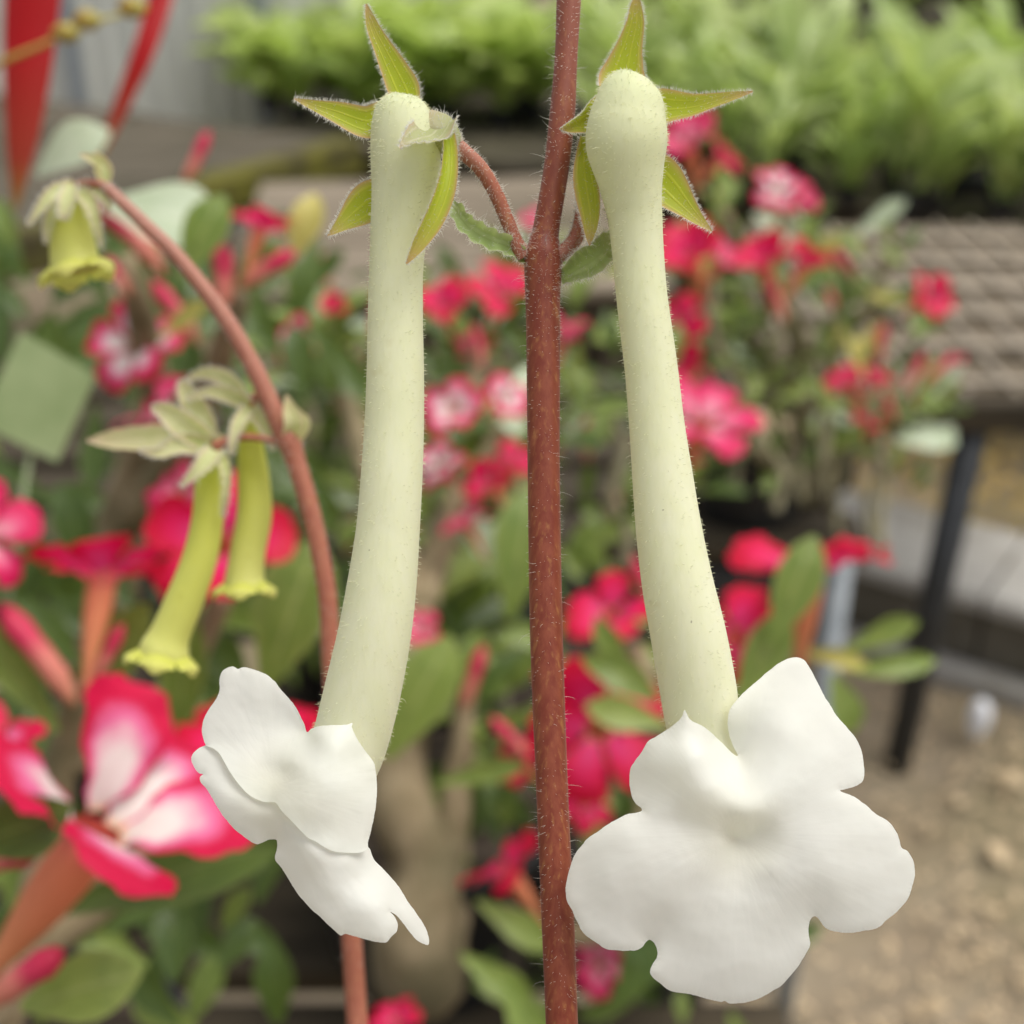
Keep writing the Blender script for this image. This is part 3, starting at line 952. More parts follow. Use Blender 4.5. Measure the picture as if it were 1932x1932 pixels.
# -- rose in the middle, with the thick trunk
base = potted(800, 0.72, ZN, 0.085, 0.12, 'black pot of the desert rose with the thick tan trunk')
C_ = rose('desert rose with a thick tan trunk between the two white flowers', base)
limb(C_, [base + Vector((0, 0, -0.02)), V3(790, 1850, 0.68), V3(805, 1700, 0.67), V3(770, 1520, 0.68), V3(760, 1380, 0.70), V3(790, 1150, 0.74)], [.034, .024, .019, .016, .014, .010], 'trunk')
limb(C_, [V3(805, 1720, 0.67), V3(850, 1560, 0.68), V3(870, 1400, 0.68), V3(880, 1300, 0.68)], [.012, .009, .006, .005])
limb(C_, [V3(790, 1150, 0.74), V3(850, 1000, 0.78), V3(930, 860, 0.8), V3(960, 780, 0.82)], [.010, .009, .007, .005])
limb(C_, [V3(790, 1150, 0.74), V3(700, 900, 0.8), V3(640, 720, 0.82), V3(600, 660, 0.82)], [.010, .009, .006, .004])
limb(C_, [V3(850, 1000, 0.78), V3(880, 800, 0.84), V3(900, 640, 0.86)], [.008, .006, .004])
for f in ((565, 645, .80, 110, (-.5, .2, .8), 'bi'), (630, 585, .84, 70, (0, .5, .6), 'red'), (645, 700, .84, 100, (.2, .9, .1), 'red'),
          (858, 775, .72, 135, (-.2, .3, .9), 'bi'), (950, 755, .74, 110, (.4, .3, .7), 'bi'), (835, 580, .86, 130, (-.2, .6, .6), 'red'),
          (945, 555, .84, 150, (.2, .5, .7), 'red'), (975, 880, .76, 120, (.3, .5, .6), 'red'), (925, 915, .74, 110, (-.3, .5, .5), 'red'),
          (830, 880, .76, 110, (-.3, .4, .7), 'bi'), (880, 985, .74, 110, (-.4, .8, .2), 'pink'), (1060, 640, .86, 120, (.2, .7, .3), 'pink'),
          (900, 660, .86, 90, (0, .7, .5), 'pink'), (1010, 420, 1.0, 70, (0, .5, .6), 'pink'), (790, 1190, .66, 90, (0, .4, .6), 'pink')):
    add_flower(C_, *f, rnd.uniform(0, 1.2), rnd.uniform(0, .55))
for b_ in ((870, 1340, .66, 130, 70), (850, 1330, .66, 110, 110), (700, 640, .84, 100, 80), (1090, 1180, .7, 110, 50), (910, 700, .82, 90, 100)):
    add_bud(C_, *b_)
for (x, y, d, n) in ((960, 780, .82, 10), (600, 660, .84, 10), (900, 640, .88, 10), (640, 740, .85, 9), (880, 1310, .7, 9), (700, 900, .84, 9), (930, 1050, .8, 12), (850, 1180, .8, 10), (1100, 760, .95, 10), (1000, 560, .95, 10), (740, 620, .95, 9)):
    rosette(C_, P(x, y, d), (rnd.uniform(-.4, .4), -0.2, 1), n, 0.05)
add_leaf(C_, 960, 1170, .7, 260, 80, 'aleaf', 1.25, 0.0, 0.0, 0)
add_leaf(C_, 730, 1430, .62, 260, 62, 'aleaf', 1.3, 0.1, 0.2, 0)
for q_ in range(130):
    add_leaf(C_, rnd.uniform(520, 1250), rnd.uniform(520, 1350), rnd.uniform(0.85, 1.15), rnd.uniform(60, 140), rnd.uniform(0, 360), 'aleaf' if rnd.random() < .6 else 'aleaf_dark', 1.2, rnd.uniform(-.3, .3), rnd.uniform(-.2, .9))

# -- tall rose on the far bench, right
base = potted(1405, 1.50, ZD + 0.003, 0.075, 0.10, 'black pot with pale gravel on the far bench below the tall desert rose', soil='dryleaf')
D = rose('tall branching desert rose with many crimson flowers on the far bench', base)
dd = 1.5
def DV(x, y, d): return P(x, y, d)
limb(D, [base + Vector((0.02, 0, -0.01)), DV(1520, 930, 1.48), DV(1520, 780, 1.42), DV(1510, 640, 1.38)], [.026, .019, .016, .012], 'trunk', 'bark_grey')
limb(D, [DV(1530, 900, 1.47), DV(1620, 800, 1.45), DV(1700, 740, 1.42)], [.015, .010, .007], 'branch', 'bark_grey')
limb(D, [DV(1512, 660, 1.38), DV(1470, 560, 1.34), DV(1400, 470, 1.3), DV(1360, 400, 1.28)], [.012, .010, .007, .005], 'branch', 'bark_grey')
limb(D, [DV(1515, 680, 1.38), DV(1600, 610, 1.34), DV(1680, 570, 1.3), DV(1740, 560, 1.3)], [.012, .010, .007, .005], 'branch', 'bark_grey')
limb(D, [DV(1512, 900, 1.45), DV(1400, 830, 1.3), DV(1310, 740, 1.25)], [.011, .008, .006], 'branch', 'bark_grey')
for tw in ([(1525, 820, 1.44), (1560, 700, 1.42), (1590, 560, 1.36), (1600, 500, 1.34)], [(1515, 760, 1.42), (1440, 680, 1.38), (1400, 600, 1.34)], [(1505, 940, 1.48), (1470, 820, 1.42), (1440, 720, 1.4)],
           [(1535, 900, 1.47), (1590, 860, 1.45), (1680, 830, 1.44)], [(1450, 560, 1.34), (1480, 460, 1.3), (1490, 400, 1.26)], [(1640, 590, 1.33), (1660, 520, 1.32), (1670, 480, 1.3)]):
    limb(D, [DV(*p) for p in tw], [.010, .007, .004], 'branch', 'bark_grey')
for f in ((1300, 275, 1.15, 150, (-.2, .6, .6), 'pink'), (1360, 300, 1.2, 110, (.6, .6, .2), 'red'), (1465, 360, 1.15, 110, (0, .4, .8), 'bi'),
          (1505, 380, 1.2, 90, (.5, .3, .6), 'pink'), (1305, 490, 1.05, 170, (-.3, .5, .7), 'red'), (1360, 495, 1.1, 110, (.4, .5, .6), 'pink'),
          (1445, 500, 1.1, 140, (-.2, .7, .5), 'red'), (1515, 505, 1.12, 120, (.4, .7, .3), 'red'), (1748, 565, 1.15, 110, (.3, .2, .8), 'red'),
          (1600, 720, 1.2, 110, (-.4, .7, .3), 'red'), (1645, 725, 1.2, 90, (.3, .7, .4), 'red'), (1275, 610, 1.1, 130, (-.3, .5, .7), 'red'),
          (1285, 690, 1.1, 110, (-.2, .3, .8), 'red'), (1325, 800, .80, 230, (.1, .5, .75), 'pink'), (1640, 800, 1.25, 80, (0, .5, .3), 'red')):
    add_flower(D, *f, rnd.uniform(0, 1.2), rnd.uniform(0, .55))
for b_ in ((1700, 745, 1.2, 90, 60), (1740, 730, 1.2, 90, 45), (1790, 720, 1.2, 60, 60), (1690, 800, 1.25, 70, 110), (1480, 610, 1.1, 100, 110), (1660, 690, 1.2, 70, 90), (1320, 560, 1.1, 90, 100)):
    add_bud(D, *b_)
for (x, y, d, n) in ((1360, 400, 1.3, 10), (1480, 540, 1.3, 12), (1400, 600, 1.3, 12), (1580, 520, 1.3, 10), (1640, 560, 1.32, 10), (1740, 600, 1.35, 8), (1700, 760, 1.35, 12), (1620, 790, 1.4, 12), (1430, 690, 1.35, 12),
                     (1380, 790, 1.3, 12), (1480, 760, 1.42, 10), (1320, 660, 1.3, 12), (1520, 430, 1.35, 9), (1770, 760, 1.35, 8), (1240, 780, 1.3, 10), (1560, 660, 1.3, 9), (1300, 900, 1.2, 10), (1450, 860, 1.4, 10)):
    rosette(D, P(x, y, d), (rnd.uniform(-.4, .4), -0.2, 1), n - 3, 0.042)
for l_ in ((1610, 450, 1.25, 120, 32, 'aleaf_pale', 1.0), (1690, 830, 1.2, 120, 2, 'aleaf_pale', 1.3), (1760, 745, 1.2, 80, 45, 'aleaf_pale', 1.3), (1555, 860, 1.3, 90, 90, 'aleaf_pale', 1.5), (1500, 480, 1.2, 110, 130, 'aleaf_pale', 1.3), (1730, 760, 1.2, 100, 60, 'aleaf', 1.2)):
    add_leaf(D, *l_[:6], l_[6], 0, 0.6)

# finer growth between the two: twigs, small leaves and buds
for (own, xa, xb, ya, yb, da, db, nl, nb_) in ((C_, 520, 1240, 480, 1280, .82, 1.15, 110, 14), (D, 1250, 1720, 430, 930, 1.15, 1.45, 100, 12)):
    for q_ in range(22):
        x, y, d = rnd.uniform(xa, xb), rnd.uniform(ya + 60, yb), rnd.uniform(da, db)
        limb(own, [P(x, y + 130, d), P(x + rnd.uniform(-25, 25), y + 60, d), P(x + rnd.uniform(-60, 60), y - 20, d)], [.005, .004, .0025], 'branch', 'bark_grey')
    for q_ in range(nl):
        add_leaf(own, rnd.uniform(xa, xb), rnd.uniform(ya, yb), rnd.uniform(da, db), rnd.uniform(45, 95), rnd.uniform(10, 170), rnd.choice(['aleaf', 'aleaf', 'aleaf_dark', 'aleaf_pale', 'aleaf_yellow'] if q_ % 4 == 0 else ['aleaf', 'aleaf_dark']), rnd.uniform(.7, 1.2), rnd.uniform(-.4, .4), rnd.uniform(-.2, .9))
    for q_ in range(nb_):
        add_bud(own, rnd.uniform(xa, xb), rnd.uniform(ya, yb), rnd.uniform(da, db), rnd.uniform(50, 90), rnd.uniform(40, 140), rnd.uniform(-.2, .5), 1.3)

# -- low rose, right
base = potted(1240, 0.74, ZN, 0.085, 0.12, 'black pot of the low desert rose under the right white flower')
E = rose('low desert rose with crimson flowers around the right white flower', base)
limb(E, [base + Vector((0, 0, -0.01)), V3(1260, 1750, 0.70), V3(1300, 1500, 0.66), V3(1380, 1350, 0.62)], [.022, .015, .011, .008], 'trunk')
limb(E, [V3(1380, 1350, 0.62), V3(1480, 1290, 0.6), V3(1530, 1240, 0.58)], [.007, .005, .004])
limb(E, [V3(1300, 1500, 0.66), V3(1180, 1400, 0.64), V3(1120, 1280, 0.64)], [.008, .006, .004])
limb(E, [V3(1260, 1750, 0.70), V3(1050, 1760, 0.66), V3(950, 1720, 0.64)], [.008, .006, .004])
limb(E, [V3(1300, 1500, 0.66), V3(1250, 1350, 0.66), V3(1200, 1220, 0.68)], [.008, .006, .004])
for f in ((1530, 1075, .56, 320, (.05, .85, .25), 'red', .9), (1130, 1375, .58, 290, (-.05, .25, .95), 'red', .3), (1150, 1160, .66, 190, (-.2, .6, .5), 'red', .4),
          (1385, 1200, .62, 230, (-.6, .5, .4), 'red', .2), (955, 1640, .60, 200, (-.5, .75, .2), 'red', .5), (1100, 1520, .64, 120, (.3, .4, .6), 'red', .1), (1130, 1820, .7, 130, (.2, .3, .8), 'pink', .1),
          (980, 1440, .64, 110, (-.5, .5, .4), 'red', .1), (745, 1925, .6, 110, (-.2, .8, .3), 'red', .2)):
    add_flower(E, *f)
for b_ in ((1010, 1450, .64, 130, 130), (1240, 1170, .66, 130, 110), (1080, 1350, .64, 110, 130), (1230, 1120, .66, 90, 90)):
    add_bud(E, *b_)
for l_ in ((1455, 1215, .52, 220, 68, 'aleaf', 1.15), (1390, 1330, .53, 200, 62, 'aleaf', 1.2), (1590, 1230, .6, 150, 20, 'aleaf', 1.1), (1600, 1265, .6, 170, 8, 'aleaf', .8), (1240, 1320, .55, 160, 150, 'aleaf', 1.2),
           (1260, 1370, .54, 160, 165, 'aleaf', 1.1), (1200, 1290, .56, 150, 120, 'aleaf', 1.1), (1570, 1270, .6, 120, -70, 'aleaf', 1.5), (1520, 1230, .58, 120, -10, 'aleaf_yellow', .9),
           (870, 1800, .56, 160, -40, 'aleaf', 1.4), (950, 1850, .55, 220, -60, 'aleaf', 1.2), (900, 1700, .6, 170, -30, 'aleaf', 1.0), (820, 1480, .62, 180, 10, 'aleaf', .9), (1160, 1900, .6, 200, 60, 'aleaf_dark', 1.2), (1250, 1850, .6, 200, 120, 'aleaf_dark', 1.2)):
    add_leaf(E, *l_[:6], l_[6], 0.05, 0.3)
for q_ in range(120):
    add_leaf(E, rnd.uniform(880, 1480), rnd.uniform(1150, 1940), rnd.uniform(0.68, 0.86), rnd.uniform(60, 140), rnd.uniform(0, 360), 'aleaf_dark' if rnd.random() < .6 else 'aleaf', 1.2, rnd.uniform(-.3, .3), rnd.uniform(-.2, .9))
# spare pots on the near bench
for (px, d, r, lab) in ((1010, 0.90, .07, 'black pot in the shade behind the red stem'), (640, 1.02, .08, 'shaded black pot farther back between trunk and stalk')):
    potted(px, d, ZN, r, 0.11, lab)

# -- red hanging blades, plant label and thin spray at the left edge
for (pts, wd, lab) in (([(75, -420, .46), (62, -100, .45), (52, 60, .45), (42, 220, .45), (28, 395, .45)], [112, 112, 106, 92, 62, 8], 'broad red strap-shaped blade hanging at the left edge'),
                       ([(430, -330, .62), (330, -90, .61), (275, 80, .60), (235, 180, .60), (190, 290, .60)], [45, 48, 46, 40, 30, 12], 'narrow red blade slanting down beside the broad red one')):
    mb = MB(); mb.blade([P(*p) for p in pts], [m_px(x, pts[2][2]) for x in wd], -FW, 20, 6, -0.25)
    tag(put('red_blade', mb, MAT['red_strap']), lab, 'red blade', 'red hanging blades')
mb = MB()
cor = [(40, 625), (182, 708), (108, 872), (-40, 800)]
a = [P(x, y, .46) for x, y in cor]; nb_ = (a[1] - a[0]).cross(a[3] - a[0]).normalized() * 0.0006
ii = [mb.vert(p + nb_) for p in a] + [mb.vert(p - nb_) for p in a]
mb.f += [(0, 1, 2, 3), (7, 6, 5, 4)] + [(k, k + 4, (k + 1) % 4 + 4, (k + 1) % 4) for k in range(4)]
lb = thing('plant_label', (a[2] + a[3]) / 2, 'pale green plastic plant label tilted among leaves at the left edge', 'label')
put('label_plate', mb, MAT['tagp'], lb, False)
mb = MB(); mb.tube([P(60, 835, .462), P(20, 1100, .47), P(-20, 1500, .5)], [.0012] * 3, 6)
put('label_stake', mb, MAT['tagp'], lb)
spr = thing('thin_spray', P(-60, 150, .42), 'thin olive spray with yellow buds crossing the red blade', 'twig')
mb = MB(); mb.tube([P(*p) for p in ((-60, 145, .42), (0, 118, .42), (80, 85, .42), (160, 45, .42), (260, 20, .43))], [.0011, .0011, .0009, .0008, .0005], 8)
put('twig', mb, MAT['spray'], spr)
for (x, y) in ((165, 38), (125, 62), (250, 15)):
    mb = MB(); c = P(x, y, .42); mb.tube([c + RT * k * .0016 for k in range(-3, 4)], [.0006, .0022, .003, .0033, .003, .002, .0005], 8)
    put('bud', mb, MAT['spray'], spr)


# ------------------------------------------------------------------ fine hairs
def hairs(samples, rr, lmin, lmax, rad, longp=0.04, longf=2.2, lean=0.3, drop=None):
    """samples: (point, normal, tangent) -> one mesh builder full of tapered curved hairs"""
    mb = MB()
    for (p, n, tg) in samples:
        L = rr.uniform(lmin, lmax)
        if rr.random() < longp: L *= longf * rr.uniform(0.7, 1.2)
        d = (n + Vector((rr.gauss(0, lean), rr.gauss(0, lean), rr.gauss(0, lean)))).normalized()
        b = (tg * rr.gauss(0.15, 0.4) + Vector((0, 0, -0.15))) * L * 0.5
        pts = [p - n * rad, p + d * L * 0.35 + b * 0.1, p + d * L * 0.7 + b * 0.4, p + d * L * 0.95 + b]
        mb.tube(pts, [rad, rad * 0.85, rad * 0.55, rad * 0.12], 3, False, False)
    return mb


def tube_samples(pts, radii, count, rr, s0=0.0, s1=1.0):
    pts = [Vector(p) for p in pts]
    m = len(pts)
    tg = [(pts[min(i + 1, m - 1)] - pts[max(i - 1, 0)]).normalized() for i in range(m)]
    out = []
    for _ in range(count):
        s = (s0 + (s1 - s0) * rr.random()) * (m - 1)
        i = min(int(s), m - 2); f = s - i
        c = pts[i].lerp(pts[i + 1], f); T = tg[i].lerp(tg[i + 1], f).normalized()
        r = radii[i] * (1 - f) + radii[i + 1] * f
        a = T.orthogonal().normalized(); a = Matrix.Rotation(rr.uniform(0, 2 * math.pi), 3, T) @ a
        out.append((c + a * r, a, T))
    return out


def sweep(rows, n):
    """rows of (px,py,depth,radius px) -> smooth centre line and radii in metres"""
    c = catmull([(r[0], r[1], r[2], r[3]) for r in rows], n)
    return [P(x[0], x[1], x[2]) for x in c], [m_px(max(x[3], 0.5), x[2]) for x in c]


# ------------------------------------------------------------------ white flowers
def zc(x0, y0, s):
    return lambda q: (x0 + s * q[0], y0 + s * q[1])


ZA = zc(517.3, 0.0, 0.26774)
ZBq = zc(969.9, 0.0, 0.26774)
ZC = zc(323.3, 1228.5, 0.30127)
ZDq = zc(1034.6, 1196.2, 0.36815)


def rbf(ctrl):
    c = np.array(ctrl, float)
    X = c[:, :2] / 500.0; z = c[:, 2]
    n = len(c)
    r = np.linalg.norm(X[:, None] - X[None], axis=2)
    K = np.where(r > 0, r * r * np.log(r + 1e-12), 0.0) + np.eye(n) * 0.004
    Pm = np.hstack([np.ones((n, 1)), X])
    A_ = np.block([[K, Pm], [Pm.T, np.zeros((3, 3))]])
    sol = np.linalg.solve(A_, np.concatenate([z, np.zeros(3)]))
    def f(q):
        Q = np.asarray(q, float) / 500.0
        rr_ = np.linalg.norm(Q[:, None] - X[None], axis=2)
        return np.where(rr_ > 0, rr_ * rr_ * np.log(rr_ + 1e-12), 0.0) @ sol[:n] + sol[n] + Q @ sol[n + 1:]
    return f


def inside(poly, q):
    x, y = q[:, 0], q[:, 1]
    res = np.zeros(len(q), bool)
    j = len(poly) - 1
    for i in range(len(poly)):
        xi, yi = poly[i]; xj, yj = poly[j]
        c = ((yi > y) != (yj > y)) & (x < (xj - xi) * (y - yi) / (yj - yi + 1e-12) + xi)
        res ^= c
        j = i
    return res


def petal_sheet(parent, outline, nvis, ctrl, conv, base_d, which, npet, step, throat, seed, rim=0.35, zs=0.0):
    """a curved sheet cut into petals. outline: closed, its first nvis points are the free (visible) edge"""
    o = catmull(outline, int(len(outline) * 6), True)
    # even spacing with a slightly uneven edge
    seg = np.linalg.norm(np.roll(o, -1, 0) - o, axis=1); s = np.concatenate([[0], np.cumsum(seg)])
    total = s[-1]; n = int(total / step)
    oc = np.vstack([o, o[:1]])
    ss = np.arange(n) * total / n
    ring = np.stack([np.interp(ss, s, oc[:, 0]), np.interp(ss, s, oc[:, 1])], 1)
    vis_end = s[int(nvis * 6)] if nvis < len(outline) else total
    tn = np.roll(ring, -1, 0) - np.roll(ring, 1, 0); tn /= np.linalg.norm(tn, axis=1)[:, None] + 1e-9
    nn = np.stack([tn[:, 1], -tn[:, 0]], 1)
    jig = np.array([3.0 * noise.noise(Vector((q[0] * 0.018, q[1] * 0.018, seed))) + 1.8 * noise.noise(Vector((q[0] * 0.06, q[1] * 0.06, seed + 5))) for q in ring])
    ring = ring + nn * (jig * (ss < vis_end))[:, None]
    lo, hi = ring.min(0), ring.max(0)
    gx = np.arange(lo[0], hi[0], step); gy = np.arange(lo[1], hi[1], step * 0.866)
    G = np.array([(x + (0.5 * step if k % 2 else 0), y) for k, y in enumerate(gy) for x in gx])
    G = G[inside(ring, G)]
    dmin = np.min(np.linalg.norm(G[:, None, :] - ring[None, ::2, :], axis=2), axis=1)
    G = G[dmin > step * 0.75]
    allp = np.vstack([ring, G])
    cv, ce, cf, *_ = delaunay_2d_cdt([Vector((float(a), float(b))) for a, b in allp], [(i, (i + 1) % n) for i in range(n)], [], 1, 1e-4)
    q = np.array([(v.x, v.y) for v in cv])
    z = rbf(ctrl)(q)
    vis = ring[ss < vis_end]
    de = np.min(np.linalg.norm(q[:, None, :] - vis[None, ::2, :], axis=2), axis=1)
    z = z - rim * np.exp(-de / 22.0)
    th = np.array(throat, float)
    ang = np.arctan2(q[:, 1] - th[1], q[:, 0] - th[0]); rad = np.linalg.norm(q - th, axis=1)
    z = z + np.array([0.16 * noise.noise(Vector((a * 0.006, b * 0.006, zs + 3))) + 0.02 * noise.noise(Vector((a * 0.02, b * 0.02, zs + 8))) for a, b in q])
    fine = np.array([noise.noise(Vector((a * 14, r_ * 0.004, seed))) + 0.6 * noise.noise(Vector((a * 34, r_ * 0.006, seed + 2))) for a, r_ in zip(ang, rad)])
    W = [P(*conv((a, b)), base_d - zz / 1000.0) for (a, b), zz in zip(q, z)]
    nrm = [Vector((0, 0, 0)) for _ in W]
    tris = []
    for f in cf:
        f = list(f)
        nv_ = (W[f[1]] - W[f[0]]).cross(W[f[2]] - W[f[0]])
        if nv_.dot(FW) > 0: f = [f[0], f[2], f[1]]; nv_ = -nv_
        for k in f: nrm[k] = nrm[k] + nv_
        tris.append(f)
    nrm = [v.normalized() if v.length > 0 else -FW for v in nrm]
    res = []
    for pi in range(npet):
        mine = [f for f in tris if which((q[f[0]] + q[f[1]] + q[f[2]]) / 3) == pi]
        used = sorted({k for f in mine for k in f}); mp = {k: i for i, k in enumerate(used)}
        mb = MB()
        for k in used:
            mb.vert(W[k], float(fine[k]), float(max(0.0, 1 - rad[k] / 330.0)))
        mb.f = [tuple(mp[k] for k in f) for f in mine]
        ob = put('petal', mb, MAT['petal'], parent)
        ob.data.normals_split_custom_set_from_vertices([tuple(nrm[k]) for k in used])
        res.append(ob)
    return res


def sepal(parent, conv, rows, widths, nrm=None, cup=0.25, roll=0.0, mat='sepal', rr=None, name='sepal', wave=0.0, nu=26, hl=(0.00025, 0.0006)):
    """rows of (x,y,depth) in zoom coordinates; widths in zoom units"""
    pts = [P(*conv(r[:2]), r[2]) for r in rows]
    k = conv((1, 0))[0] - conv((0, 0))[0]
    mb = MB()
    mb.blade(pts, [m_px(w_ * k, rows[0][2]) for w_ in widths], nrm or -FW, nu, 8, cup, roll, wave)
    ob = put(name, mb, MAT[mat], parent)
    sm = []
    V = [Vector(v) for v in mb.v]; nvp = 9
    for i in range(nu):
        for e, inn in ((0, 1), (8, 7)):
            a, b = V[i * nvp + e], V[(i + 1) * nvp + e]
            out = (V[i * nvp + e] - V[i * nvp + inn]).normalized()
            for _ in range(9):
                sm.append((a.lerp(b, rr.random()), (out + (-FW) * rr.uniform(-.5, .5)).normalized(), (b - a).normalized()))
    for _ in range(260):
        i = rr.randrange(nu); j = rr.randrange(8)
        sm.append((V[i * nvp + j].lerp(V[(i + 1) * nvp + j + 1], rr.random()), FW if rr.random() < .7 else -FW, (V[(i + 1) * nvp + j] - V[i * nvp + j]).normalized()))
    return ob, sm


hr = random.Random(5)
base = Vector((0.012, 0.16, ZN + 0.11))
PL = thing('flowering_stalk', base, 'upright hairy red stem with two hanging white trumpet flowers in sharp focus', 'plant')
pt = thing('plant_pot', (base.x, base.y, ZN), 'black pot holding the red stem with the white flowers', 'pot', 'black pots of the desert roses')
link('pot_shell', pot_mesh(0.065, 0.12), pt, WORLD[pt])
link('soil', soil_mesh(0.065, 0.10), pt, WORLD[pt])

SD = 0.1325
srows = [(1080, -260, SD, 21), (1076, -120, SD, 22), (1073, 0, SD, 23), (1068, 107, SD, 21.5), (1061, 214, SD, 24), (1049, 321, SD, 24), (1031, 428, SD, 25), (1027, 455, SD, 29), (1026, 478, SD, 36),
         (1025, 505, SD, 36), (1024, 560, SD, 33), (1025, 650, SD, 32), (1026, 900, SD, 30.5), (1031, 1200, SD, 31), (1042, 1500, SD, 30), (1051, 1700, SD, 31), (1060, 1932, SD, 30.5), (1066, 2150, 0.134, 31)]
sp_, sr_ = sweep(srows, 170)
sp_ += [sp_[-1].lerp(base, k / 6) for k in range(1, 7)]; sr_ += [sr_[-1]] * 6
mb = MB(); mb.tube(sp_, sr_, 28)
stem = put('stem', mb, MAT['stem'], PL)
sm = tube_samples(sp_, sr_, 2800, hr, 0.0, 0.90)
o_ = put('hairs', hairs(sm, hr, 0.00018, 0.00042, 0.000017, 0.085, 4.4, 0.11), MAT['hair_stem'], stem); o_['kind'] = 'stuff'

# ---- left flower
TL = [(757, 178, .1285, 3), (756, 183, .1285, 24), (756, 192, .1285, 40), (757, 210, .1285, 52), (760, 240, .1285, 60), (764, 280, .1287, 65), (766, 320, .1290, 66), (761, 370, .1292, 60), (754, 430, .1294, 55), (748, 500, .1295, 51),
      (746, 600, .1297, 52), (746, 700, .1298, 54), (744, 800, .130, 56), (739, 900, .130, 58), (732, 1000, .1302, 60), (721, 1100, .1305, 65), (706, 1200, .131, 69), (685, 1300, .1318, 72), (668, 1370, .1325, 72), (652, 1425, .133, 70), (630, 1480, .133, 64)]
tp_, tr_ = sweep(TL, 150)
mb = MB(); mb.tube(tp_, tr_, 48, True, False)
FL = put('flower_tube', mb, MAT['tube'], PL)
FL['label'] = 'long pale cream tube of the flower left of the stem'
hs_l = tube_samples(tp_, tr_, 3200, hr, 0.01, 0.94)
o_ = put('hairs', hairs(hs_l, hr, 0.00022, 0.00042, 0.000026, 0.02, 2.2, 0.16), MAT['hair_tube'], FL); o_['kind'] = 'stuff'

UPL = [(215, 590), (198, 540), (192, 480), (207, 415), (242, 355), (280, 300), (300, 240), (302, 180), (315, 130), (345, 108), (385, 95), (415, 112), (442, 102), (485, 106), (535, 122), (595, 148), (645, 185), (672, 222), (722, 280), (772, 340),
       (807, 400), (832, 455), (849, 508), (880, 484), (940, 466), (1020, 463), (1090, 460), (1137, 450), (1130, 476), (1162, 545), (1205, 612), (1252, 672), (1275, 722), (1288, 850), (1276, 1000), (1256, 1100), (1234, 1195), (1228, 1235),
       (1180, 1262), (1100, 1262), (1020, 1255), (960, 1228), (900, 1190), (850, 1163), (740, 1050), (690, 1000), (650, 948), (590, 946), (540, 930), (480, 895), (420, 830), (370, 760), (330, 690), (300, 640), (260, 608)]
UPLz = [(400, 110, -5), (215, 590, -4), (300, 350, -4.6), (560, 300, -4.1), (830, 460, -3.6), (850, 515, -3.0), (500, 600, -3.2), (650, 650, -2.3), (700, 760, -.7), (560, 900, -.6), (640, 940, 0.5), (370, 750, -2.2), (480, 800, -1.6),
        (1130, 460, 1.0), (1000, 580, 2.0), (880, 720, 2.3), (760, 860, 1.9), (690, 960, 1.7), (900, 520, -.3), (780, 700, .7), (1280, 850, -.2), (1200, 650, .2), (1230, 1200, 1.2), (1100, 1000, 2.4), (950, 1100, 2.8), (850, 1160, 2.6), (960, 1225, 2.9), (1100, 1255, 2.1), (1180, 850, 1.4)]
LOL = [(225, 588), (172, 608), (137, 638), (124, 672), (140, 722), (172, 764), (200, 770), (180, 788), (185, 822), (240, 890), (290, 980), (370, 1090), (440, 1150), (510, 1200), (540, 1211), (580, 1195), (612, 1181), (642, 1180), (660, 1186),
       (661, 1240), (648, 1300), (690, 1360), (740, 1440), (800, 1530), (870, 1610), (950, 1680), (1020, 1750), (1060, 1780), (1090, 1771), (1140, 1785), (1200, 1800), (1280, 1820), (1345, 1825), (1377, 1790), (1410, 1755), (1418, 1710), (1398, 1662),
       (1370, 1633), (1404, 1652), (1450, 1700), (1492, 1760), (1540, 1810), (1582, 1835), (1612, 1838), (1610, 1790), (1590, 1730), (1540, 1650), (1490, 1580), (1440, 1500), (1380, 1420), (1300, 1340), (1260, 1290), (1234, 1228),
       (1150, 1190), (1000, 1150), (860, 1050), (740, 940), (600, 860), (480, 800), (400, 700), (330, 612), (265, 572)]
LOLz = [(600, 860, -3.0), (480, 800, -3.8), (400, 700, -4.2), (860, 1050, -.8), (1000, 1150, .2), (1150, 1190, .2), (480, 900, -1.5), (640, 960, -.2), (850, 1180, 2.1), (960, 1240, 2.5), (1100, 1265, 1.8), (1000, 1290, 2.4), (1160, 1450, 1.9), (130, 680, -4.1), (230, 600, -4.3), (200, 900, -3.0),
        (400, 1000, -1.5), (330, 850, -2.4), (450, 1150, -1.7), (640, 1180, -.8), (660, 1250, -.5), (800, 1500, .8), (750, 1250, .8), (1000, 1500, 2.4), (1050, 1770, 2.0), (1340, 1820, 2.5), (1300, 1600, 2.7), (1370, 1640, 1.9), (1250, 1420, 1.0), (1260, 1300, -.2), (1440, 1510, -.3), (1600, 1800, -.3), (1500, 1720, .7)]


def wl_up(c):
    a, b = np.array((850, 510.)), np.array((650, 945.))
    return 0 if (b[0] - a[0]) * (c[1] - a[1]) - (b[1] - a[1]) * (c[0] - a[0]) > 0 else 1


def side(a, b, c):
    return (b[0] - a[0]) * (c[1] - a[1]) - (b[1] - a[1]) * (c[0] - a[0])


def wl_lo(c):
    if side((560, 840), (655, 1240), c) > 0: return 0
    return 2 if side((940, 1190), (1372, 1634), c) < 0 else 1


CRL = [(215, 590), (300, 640), (370, 760), (480, 895), (540, 930), (650, 946), (690, 1000), (740, 1050), (850, 1163), (960, 1228), (1100, 1262), (1180, 1262), (1232, 1228)]


